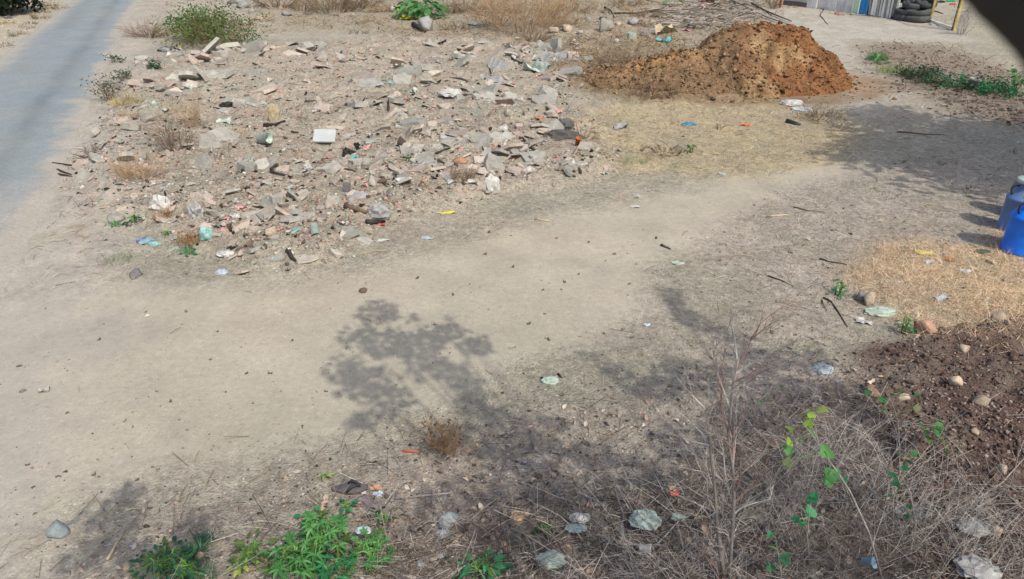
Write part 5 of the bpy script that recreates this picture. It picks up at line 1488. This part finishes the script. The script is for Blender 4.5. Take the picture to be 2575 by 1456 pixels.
for i, (px, py) in enumerate(((735, 857), (820, 985), (1050, 700), (1230, 585), (1400, 600), (1290, 672), (1480, 610), (1365, 730), (1420, 710), (1370, 790), (1520, 840), (1565, 830), (1590, 850), (680, 940), (530, 905), (620, 940), (250, 1200), (70, 1170), (85, 1225), (150, 1198), (1330, 815), (1380, 855), (1545, 640), (1265, 560), (470, 690), (395, 985), (250, 855), (430, 1010), (1650, 600), (1220, 640), (1455, 690), (1140, 742))):
    p, s = stand(px, py, rnd.uniform(7, 12))
    me = bpy.data.meshes.get('curled_leaf') or scrap_mesh('curled_leaf', 900, mat('dead_leaf', srgb(110, 96, 82), .9, .4, 20, .3), 4, 3, 1, .5, .5)
    put('curled_leaf', me, p, s, 'small curled dead leaf on the pale dust', 'leaf', 'dead leaves on the path')

G2D = leaf_mat('deep_leaf', srgb(62, 124, 92), srgb(44, 92, 72))
BGR_T = np.array([srgb(70, 132, 100), srgb(54, 104, 82), srgb(110, 160, 120), srgb(150, 170, 140)])
# ------------------------------------------------------------------ bottom: stones, slipper, seedlings, bags
stone(152, 1346, 58, 'round blue grey stone at the bottom left', mat('blue_grey_stone', srgb(150, 160, 164), .9, .2, 8, .4), (1, .9, 1.0))
stick([(270, 1410), (292, 1372), (315, 1335)], .010, 'long pale straw in the shade at the bottom left', M_STRK, 'straw', cat='straw')
stone(340, 1376, 24, 'small grey stone right of the long pale straw', M_STONE)
stone(505, 1400, 32, 'pinkish stone between the dark tufts', mat('pink_stone', srgb(206, 176, 170), .9, .2, 12, .4), (1, .8, .6))
stone(318, 1424, 36, 'pinkish grey stone at the bottom left', M_STONEB, (1, .8, .5))
leafy_plant(420, 1432, 150, 70, 'dark blue green leafy weed at the bottom left', G2D, 70, .14, 'lance', 'weed', 9, 'weed')
leafy_plant(470, 1446, 120, 56, 'lower dark leafy weed right of the pinkish grey stone', G2D, 50, .15, 'lance', 'weed', 7, 'weed')
tuft(490, 1390, 70, 40, 'small dark tuft right of the pinkish grey stone', BGR_T, 340, .004, .6)
tuft(520, 1360, 46, 40, 'dark teal tuft highest of the bottom left ones', np.array([srgb(60, 110, 96), srgb(44, 84, 76)]), 200, .004, .5)
tuft(500, 1450, 110, 50, 'green tuft on the bottom border left of the seedlings', BGR_T, 200, .004, .6)
leafy_plant(632, 1402, 100, 60, 'loose yellowish green plant left of the seedlings', G5, 20, .3, 'lance', 'leafy_plant', 5)
leafy_plant(612, 1428, 70, 40, 'low green sprouts under the loose yellowish plant', G4, 14, .3, 'lance', 'leafy_plant', 4)
leafy_plant(815, 1392, 150, 120, 'tall bright castor like seedling in the middle of the bottom', G1, 34, .42, 'palm', 'seedling', 5, 'seedling')
leafy_plant(745, 1440, 150, 100, 'lower bright seedling left of the tall one', G1, 30, .42, 'palm', 'seedling', 4, 'seedling')
leafy_plant(838, 1450, 120, 80, 'darker green seedling on the bottom border', G2, 22, .42, 'palm', 'seedling', 4, 'seedling')
leafy_plant(785, 1312, 56, 40, 'bluish sprout above the tall seedling', G2, 14, .35, 'lance', 'leafy_plant', 3)
leafy_plant(938, 1412, 110, 90, 'round green seedling right of the tall one', G1, 34, .34, 'palm', 'seedling', 5, 'seedling')
bag(918, 1368, 32, 'white pale film caught on the round green seedling', M_BLUEP, (1, .7, .5))
bpy.data.objects[[o.name for o in bpy.data.objects if o.get('label') == 'white pale film caught on the round green seedling'][0]].location.z += .12
leafy_plant(1217, 1446, 120, 60, 'bluish green plant on the bottom border', G2, 36, .24, 'lance', 'leafy_plant', 6)
leafy_plant(962, 1316, 60, 44, 'dark small plant under the slipper', G3, 14, .3, 'lance', 'leafy_plant', 3)
leafy_plant(872, 1280, 50, 22, 'faint green sprout below the slipper', G2, 10, .4, 'lance', 'weed', 3, 'weed')
leafy_plant(818, 1204, 34, 22, 'yellow green sprout left of the slipper', G4, 6, .5, 'lance', 'weed', 2, 'weed')
# slipper
def slipper(px, py, w, rz):
    p, s = stand(px, py, w)
    L = s
    root = empty('slipper', p, 'worn dark slipper lying on the ground above the seedlings', 'slipper', None, rz)
    N = 28
    def outline(k):
        out = []
        for i in range(N):
            a = 2 * math.pi * i / N
            x = math.cos(a) * .5
            wd = .165 + .045 * x / .5 - .03 * math.cos(2 * a)
            out.append((x * L * k, math.sin(a) * wd * L * k))
        return out
    v, f = [], []
    for k, z in ((.97, 0), (1, .008), (1, .022), (.95, .026)):
        v += [(x, y, z + .02 * max(0, x / L) ** 2 * 2) for x, y in outline(k)]
    for j in range(3):
        for i in range(N):
            i2 = (i + 1) % N
            f.append((j * N + i, j * N + i2, (j + 1) * N + i2, (j + 1) * N + i))
    f += [tuple(range(N))[::-1], tuple(range(3 * N, 4 * N))]
    link('sole', pymesh('sole', v, f, mat('slipper_sole', srgb(112, 104, 108), .8, .3, 20, .3), True), root)
    for sgn in (-1, 1):
        mb = MB()
        mb.tube([(.30 * L, 0, .026), (.2 * L, sgn * .06 * L, .06), (.05 * L, sgn * .14 * L, .055), (-.06 * L, sgn * .17 * L, .02)], [.006, .010, .012, .010], 6)
        link('strap', mb.mesh('strap', mat('slipper_strap', srgb(60, 54, 60), .6, .2, 20, .2), True), root)
slipper(880, 1232, 92, .05)
bag(918, 1262, 74, 'flattened violet grey cloth beside the slipper', mat('violet_grey_cloth', srgb(128, 118, 122), .85, .3, 10, .4), (1, .5, .22), 'cloth', -.3, 'cloth')
scrap(950, 1244, 26, 'light teal scrap on the cloth by the slipper', M_BLUEP)
scrap(945, 1230, 30, 'faded orange wrapper beside the slipper', mat('faded_orange', srgb(216, 160, 124), .6, .2, 10, .2))
stone(1002, 1252, 28, 'blue grey stone right of the slipper', M_STONEP, (1, .8, .6))
stone(1058, 1250, 26, 'pale stone right of the blue grey one', M_STONEB)
stick([(1012, 1136), (1056, 1140)], .012, 'short red stick in the leaf shade', mat('red_stick', srgb(196, 96, 76), .7, .2, 20, .2), 'stick')
stick([(1058, 1146), (1062, 1165), (1066, 1182)], .007, 'thin white straw below the short red stick', M_STRK, 'straw', cat='straw')
dry_bush(1130, 1130, 100, 90, 'reddish brown dry weed in the leaf shade', STEM_BR, 34, 4, 2, 'dry_weed', leafy=(leaf_mat('rust_leaf', srgb(140, 108, 92), srgb(120, 92, 80)), 160, .035), cat='weed')
stone(1128, 1318, 62, 'pale grey stone right of the seedlings, upper of two touching', mat('blue_pale_stone', srgb(170, 178, 180), .85, .15, 8, .3), (1, .75, .75))
stone(1114, 1346, 46, 'pale grey stone lower of the two touching', mat('blue_pale_stone', None), (1, .85, .7))
for i, (px, py, w) in enumerate(((1110, 1398, 38), (1040, 1395, 30), (1058, 1418, 30), (1190, 1160, 24), (1145, 1190, 16), (1090, 1410, 26), (1020, 1420, 24), (1180, 1240, 20), (1040, 1330, 22), (975, 1300, 22), (1255, 1390, 22))):
    stone(px, py, w, 'greyish stone among the dry litter at the bottom', M_STONEB if i % 2 else M_STONE, (1, .8, .6), group='stones in the dry litter', sub=1)
scrap(1316, 1168, 16, 'small dark blue scrap in the shade', mat('navy_film', srgb(80, 96, 130), .5, .2, 10, .2))
leaf_o = scrap(1308, 1300, 44, 'tan dry leaf left of the white bags', mat('tan_leaf', srgb(206, 176, 140), .8, .25, 20, .3), 'dry_leaf', .6, .3, .2, 'leaf')
bag(1457, 1320, 46, 'white crumpled bag above a teal pouch', M_WHITE, (1, .6, .5))
bag(1447, 1345, 52, 'flat teal pouch in the dry litter', mat('teal_pouch', srgb(156, 182, 180), .5, .12, 8, .2), (1, .55, .3), 'pouch', 0, 'pouch', .1)
bag(1622, 1326, 62, 'mint crumpled bag at the left of the dry twigs', M_MINT, (1, .8, .5), crease=.4)
bag(1702, 1318, 32, 'small mint bag right of the larger mint one', M_MINT, (1, .6, .5))
bag(1388, 1424, 60, 'mint grey crumpled bag at the bottom border', M_MINT, (1, .7, .4), crease=.4)
cup(1606, 1402, 26, 'white paper cup lying under the dry twigs', M_WHITE, (1.4, .2), 1.2, 1.0)
scrap(1530, 1444, 34, 'whitish torn paper at the bottom border', M_GREYP, 'paper_scrap', .6, .4)
scrap(1400, 1446, 30, 'second whitish paper left on the bottom border', M_GREYP, 'paper_scrap', .6, .4)
bag(1694, 1258, 22, 'red and tan wrapper among the twigs', M_REDP, (1, .6, .5), 'wrapper', 0, 'wrapper')
scrap(1690, 1248, 22, 'tan leaf on the red wrapper', M_BUFF, 'dry_leaf', .7, .3, .2, 'leaf')
leafy_plant(1372, 1340, 60, 26, 'small bluish plant left of the teal pouch', G3, 14, .35, 'lance', 'weed', 4, 'weed')
bag(2450, 1450, 80, 'big pale grey bag under the twigs at the bottom right', M_GREYP, (1, .8, .5), crease=.35)
cup(2162, 1434, 26, 'white and blue paper cup at the bottom right', mat('blue_white_paper', srgb(226, 230, 232), .6, .2, 14, .1, .3, 0, rgb2=srgb(90, 170, 210)), (.9, .5), .3, 1.2)
stone(2498, 1352, 46, 'beige pointed stone at the bottom right', M_STONEB, (.8, .7, 1.4))
bag(2445, 1340, 70, 'flat pale sheet left of the beige pointed stone', M_GREYP, (1, .8, .2))
bag(2300, 1290, 90, 'faded grey film under the twigs at the right', M_GREYP, (1, .6, .15))
scrap(1979, 1180, 24, 'pale mint scrap caught low on the creeping vine', M_MINT)

# ------------------------------------------------------------------ dry twig thicket at the bottom right
def thicket(px, py, wpx, hpx, label, n, m, lean=(0, 0), lv=2):
    p, w = stand(px, py, wpx)
    hgt = hpx / px_m(p)
    rr = random.Random(nseed())
    root = empty('dry_thicket', p, label, 'dry shrub', 'dry twig thickets')
    mb = MB()
    for i in range(n):
        a = rr.uniform(0, 6.28); q = math.sqrt(rr.random())
        b = Vector((math.cos(a) * q * w * .5, math.sin(a) * q * w * .4, -.02))
        d = Vector((rr.gauss(lean[0], .45), rr.gauss(lean[1], .45), rr.uniform(.5, 1.3)))
        twig_geo(mb, b, d, hgt * rr.uniform(.45, 1.1), rr.uniform(.0018, .0036), lv, rr, 3, .05, 3, .5)
    o = link('twigs', mb.mesh('twigs', m), root); o['kind'] = 'stuff'
    return root
STEM_GD = mat('dark_grey_twig', srgb(140, 132, 124), .9, .35, 50, .4, per_obj=.3)
T_SPECS = [(1560, 1430, 300, 110, 'flat twig thicket left of the sapling', 26, STEM_GR, (-.5, -.1)),
 (1740, 1440, 260, 150, 'twig thicket around the foot of the sapling', 44, STEM_GR, (-.3, 0)),
 (1900, 1330, 300, 200, 'grey twig thicket right of the sapling', 46, STEM_GR, (.2, .1)),
 (2090, 1440, 300, 200, 'dark twig thicket on the bottom border', 44, STEM_GD, (.2, 0)),
 (2120, 1220, 280, 170, 'light twig thicket behind the creeping vine', 44, STEM_GR, (.1, .2)),
 (2290, 1340, 300, 200, 'broad twig thicket beside the ploughed soil', 50, STEM_GR, (.5, .2)),
 (2440, 1430, 260, 170, 'twig thicket at the bottom right corner', 34, STEM_GR, (.4, 0)),
 (1850, 1130, 220, 120, 'thin twig thicket behind the sapling', 24, STEM_GR, (0, .2)),
 (1990, 1010, 200, 90, 'sparse twigs at the far side of the thickets', 12, STEM_GR, (0, .2)),
 (1700, 1230, 200, 100, 'brown twig thicket above the mint bag', 16, STEM_GD, (-.2, .2)),
 (1420, 1250, 220, 50, 'low brown twigs left of the thickets', 14, STEM_GD, (-.2, 0))]
for s_ in T_SPECS: thicket(*s_)
for o in list(bpy.data.objects):                           # bags among the twigs lie on top of the litter
    if o.get('label') in ('mint crumpled bag at the left of the dry twigs', 'small mint bag right of the larger mint one', 'white crumpled bag above a teal pouch', 'flat teal pouch in the dry litter', 'mint grey crumpled bag at the bottom border', 'red and tan wrapper among the twigs', 'tan leaf on the red wrapper', 'big pale grey bag under the twigs at the bottom right', 'white paper cup lying under the dry twigs', 'white and blue paper cup at the bottom right', 'flat pale sheet left of the beige pointed stone', 'pale mint scrap caught low on the creeping vine'):
        o.location.z += .06
# bare sapling
def poleline(pts_px, base_px, r0, r1):
    """stem from its base on the ground through points seen above it, kept in the upright plane of the base"""
    b = at(*base_px)
    P = [b]
    for q in pts_px:
        d = ray(*q)
        t = b.y / d.y
        P.append(Vector((d.x * t, b.y, CAM_H + d.z * t)))
    return b, P
def sapling():
    b, P = poleline([(1842, 1330), (1846, 1250), (1842, 1170), (1832, 1100), (1836, 1030), (1845, 960), (1858, 900)], (1832, 1470), 0, 0)
    root = empty('bare_sapling', b, 'tall thin bare sapling rising from the twigs at the bottom right', 'sapling')
    L = [p - b for p in P]
    mb = MB(); k = len(L)
    mb.tube(L, [.012 - .009 * i / (k - 1) for i in range(k)], 8)
    link('trunk', mb.mesh('trunk', mat('sapling_bark', srgb(156, 150, 144), .9, .3, 40, .4), True), root)
    rr = random.Random(5)
    for i in range(1, k):
        for j in range(3):
            tb = MB()
            d = Vector((rr.gauss(0, .5), rr.gauss(0, .4), rr.uniform(.5, 1.2)))
            twig_geo(tb, L[i].lerp(L[i - 1], rr.random()), d, rr.uniform(.25, .6) * (1 - .05 * i), .006, 2, rr, 4, 0, 3, .35)
            link('branch', tb.mesh('branch', STEM_GR if j else mat('reddish_twig', srgb(176, 136, 124), .9, .3, 50, .3)), root)
    b2, P2 = poleline([(1812, 1390), (1802, 1310), (1798, 1240), (1785, 1120), (1775, 1030)], (1822, 1470), 0, 0)
    L2 = [p - b for p in P2]
    tb = MB(); tb.tube(L2, [.017, .014, .012, .009, .006, .003], 7)
    link('stem', tb.mesh('stem', mat('pale_stem', srgb(160, 152, 144), .85, .25, 50, .3), True), root)
    tb = MB(); q = L2[2]
    for i in range(1, 6):
        for j in range(2): twig_geo(tb, L2[i], Vector((rr.gauss(-.3, .5), rr.gauss(0, .4), .8)), .3, .004, 2, rr, 3, 0, 3, .4)
    o = link('twigs', tb.mesh('twigs', STEM_GR), root); o['kind'] = 'stuff'
sapling()
# creeping vine with single green leaves
def vine(name, base_px, pts, leaves, label, m, size=.085, st=STEM_GR, r=.008):
    b, P = poleline(pts, base_px, 0, 0)
    root = empty(name, b, label, 'plant')
    L = [p - b for p in P]; k = len(L)
    mb = MB(); mb.tube(L, [r * (1 - .7 * i / (k - 1)) for i in range(k)], 6)
    link('stem', mb.mesh('stem', st, True), root)
    stk = MB()
    for (px, py, sc, mm) in leaves:
        d = ray(px, py); t = (b.y + rnd.uniform(-.05, .05)) / d.y
        p = Vector((d.x * t, d.y * t, CAM_H + d.z * t)) - b
        near_ = min((l + (l2 - l) * f for l, l2 in zip(L[:-1], L[1:]) for f in (0, .25, .5, .75, 1)), key=lambda v: (v - p).length)
        stk.tube([near_, near_.lerp(p, .6) + Vector((0, 0, .015)), p], [.003, .0025, .002], 3, cap=False)
        s = size * sc
        o = link('leaf', leaf_me(HEART, mm), root, p, Euler((rnd.uniform(.2, .9), rnd.gauss(0, .3), rnd.gauss(0, 1.0))), s)
    o = link('stalks', stk.mesh('stalks', STEM_G), root); o['kind'] = 'stuff'
    return root
vine('vine', (2224, 1475), [(2184, 1337), (2138, 1237), (2108, 1190), (2074, 1144), (2040, 1090), (2008, 1050)],
     [(2081, 1150, 1.2, G1), (2081, 1197, 1.2, G1), (2079, 1220, 1.2, G1), (2104, 1198, .6, G4), (2031, 1074, .8, G4), (2048, 1096, .7, G1), (2058, 1030, .8, G4), (2042, 1050, .7, G4), (1994, 1084, .7, G4), (1986, 1120, .7, G4), (1988, 1140, .8, G1), (1978, 1172, .8, G5), (2119, 1210, .6, G2)],
     'pale leaning vine stem with bright green leaves', G1, .074)
vine('vine', (2035, 1420), [(2030, 1350), (2035, 1290), (2042, 1250)], [(2041, 1262, 1.0, G2), (2041, 1300, 1.1, G2), (1995, 1310, .7, G2), (2012, 1322, .6, G2)], 'short vine with dark teal leaves under the leaning one', G2, .074, STEM_GR, .005)
vine('vine', (1966, 1470), [(1962, 1420), (1955, 1380), (1950, 1350)], [(1956, 1384, .9, G1), (1968, 1414, 1.0, G2), (1942, 1434, .8, G2), (1936, 1352, .6, G2)], 'low vine with green leaves on the bottom border', G1, .074, STEM_GR, .005)
vine('vine', (2300, 1320), [(2290, 1240), (2262, 1190), (2262, 1130), (2258, 1050)], [(2291, 1167, .8, G2), (2278, 1183, .7, G2), (2252, 1200, .8, G2), (2252, 1222, .7, G2), (2274, 1302, .8, G1), (2288, 1280, .6, G1), (2294, 1145, .6, G1), (2240, 1250, .6, G2)], 'upright thin vine with teal green leaves near the soil', G2, .074, STEM_GR, .006)
vine('vine', (2385, 1150), [(2372, 1110), (2370, 1080)], [(2372, 1072, 1.1, G1), (2362, 1092, 1.0, G1), (2340, 1114, .9, G5), (2320, 1073, .8, G2), (2334, 1090, .7, G1)], 'sprig of green leaves at the edge of the ploughed soil', G1, .07, STEM_G, .005)
vine('vine', (2230, 1060), [(2225, 1020), (2240, 1000)], [(2221, 1012, 1.0, G1), (2299, 996, .9, G1), (2188, 990, .8, G1), (2266, 985, .7, G5), (2224, 1032, .6, G5), (2300, 1030, .8, G5)], 'scattered leafy sprig above the pale clod', G1, .07, STEM_GR, .005)
vine('vine', (1925, 1080), [(1920, 1040), (1917, 1010)], [(1917, 1014, .7, G1), (1968, 974, .6, G1)], 'thin sprig with two lime leaves right of the sapling', G1, .07, STEM_GR, .004)
# loose long twigs crossing the ground
for i, pts in enumerate(([(1500, 1240), (1560, 1230)], [(1480, 1256), (1492, 1292)], [(1625, 1404), (1636, 1460)], [(1640, 1392), (1700, 1330), (1740, 1300)], [(1440, 1420), (1560, 1415), (1620, 1440)], [(1140, 1255), (1000, 1262)], [(1010, 1285), (1036, 1310)], [(930, 1332), (985, 1324)], [(1640, 1180), (1690, 1240), (1720, 1250)], [(1660, 1300), (1695, 1270)], [(1545, 1395), (1580, 1400)], [(1240, 1300), (1300, 1320)])):
    o = stick([(a, b, rnd.uniform(0, .06)) for a, b in pts], .006, 'long grey twig lying on the dry litter', STEM_GR, 'fallen_twig')
    o['label'] = ('grey twig lying just above the tan dry leaf', 'grey twig standing off the litter right of the tan dry leaf', 'grey twig running from the paper cup to the bottom border', 'bent grey twig between the paper cup and the large mint bag', 'long curved grey twig along the bottom border', 'grey twig right of the slipper', 'short grey twig under the slipper', 'grey twig left of the two touching pale stones', 'long grey twig above the red and tan wrapper', 'short grey twig between the mint bag and the red wrapper', 'short grey twig left of the white paper cup', 'grey twig right of the two touching pale stones')[i]
    o['group'] = 'fallen twigs on the dry litter'

TLAND = [(n_, flat(a, b)) for n_, a, b in (('the bare sapling', 1835, 1450), ('the large mint bag', 1622, 1322), ('the leaning vine', 2200, 1440), ('the short teal vine', 2035, 1400), ('the upright thin vine', 2300, 1310), ('the beige pointed stone', 2498, 1345), ('the big pale grey bag', 2450, 1445), ('the white paper cup', 1606, 1398))]
cnt = 0
while cnt < 110:
    px, py = rnd.uniform(1450, 2575), rnd.uniform(1060, 1470)
    p = at(px, py)
    if zone('thick', np.array([p.x]), np.array([p.y]))[0] < .5: continue
    cnt += 1
    a = rnd.gauss(.9, .5) if px > 2000 else rnd.gauss(2.2, .6)
    ln = rnd.uniform(.25, .8)
    d = Vector((math.cos(a), math.sin(a), rnd.uniform(.1, .8))).normalized()
    pp, cv = [Vector((0, 0, rnd.uniform(0, .04)))], Vector((rnd.gauss(0, .25), rnd.gauss(0, .25), -.35))
    for k in range(6):
        pp.append(pp[-1] + d * ln / 6); d = (d + cv / 6 + Vector((rnd.gauss(0, .06), rnd.gauss(0, .06), rnd.gauss(0, .05)))).normalized()
    mb = MB(); r0 = rnd.uniform(.0025, .005)
    mb.tube(pp, [r0 * (1 - .12 * k) for k in range(7)], 4)
    o = link('fallen_twig', mb.mesh('fallen_twig', STEM_GR, True), None, p)
    tag(o, ('long' if ln > .5 else 'shorter') + ' pale twig in the thicket ' + near_land(p, TLAND), 'twig', 'long pale twigs in the thicket')

# ------------------------------------------------------------------ the recording camera's own housing and its pole (dark rim in the top right corner)
M_HOOD = mat('black_hood', (.012, .013, .014), .5, .2, 8, .05, .3, 0)
M_HOODM = mat('pole_metal', (.35, .35, .36), .5, .2, 8, .1, .4, 0)
CM = cam.matrix_basis.copy() if False else (Matrix.Translation(cam.location) @ cam.rotation_euler.to_matrix().to_4x4())
hous = tag(link('camera_housing', None, None, cam.location, cam.rotation_euler), 'black rim of a surveillance camera housing in the top right corner', 'camera')
def hp_(px, py, d): return Vector(((px - CX) / FD * d, -(py - CY) / FD * d, -d))
edge = [(2330, -160), (2380, -70), (2412, -8), (2430, 12), (2458, 44), (2500, 82), (2548, 132), (2580, 182), (2600, 240), (2618, 330)]
v, f = [], []
for i, (px, py) in enumerate(edge):
    a = hp_(px, py, .06)
    out = Vector((.03, .022, 0))
    v += [a, a + out, a + out + Vector((0, 0, .11)), a + Vector((.012, .009, .11))]
for i in range(len(edge) - 1):
    for j in range(4):
        j2 = (j + 1) % 4
        f.append((i * 4 + j, i * 4 + j2, i * 4 + 4 + j2, i * 4 + 4 + j))
f += [(0, 1, 2, 3)[::-1], tuple(len(edge) * 4 - 4 + j for j in range(4))]
link('visor', pymesh('visor', v, f, M_HOOD), hous)
mb = MB(); mb.box((0, 0, .13), (.075, .075, .14))
link('body', mb.mesh('body', M_HOOD), hous)
mb = MB(); mb.tube([(.055, .03, .05), (.05, .03, .12), (.02, .01, .15)], .012, 8)
link('arm', mb.mesh('arm', M_HOOD), hous)
mb = MB(); mb.tube([(0, 0, .18), (0, .0, .30)], .018, 10)
link('bracket', mb.mesh('bracket', M_HOOD), hous)
mb = MB(); mb.lathe([(.05, -.3), (.05, 4.1), (.02, 4.15)], 20)
tag(link('camera_pole', mb.mesh('camera_pole', M_HOODM, True), None, (0, -.33, 0)), 'slim metal pole that carries the surveillance camera', 'pole')
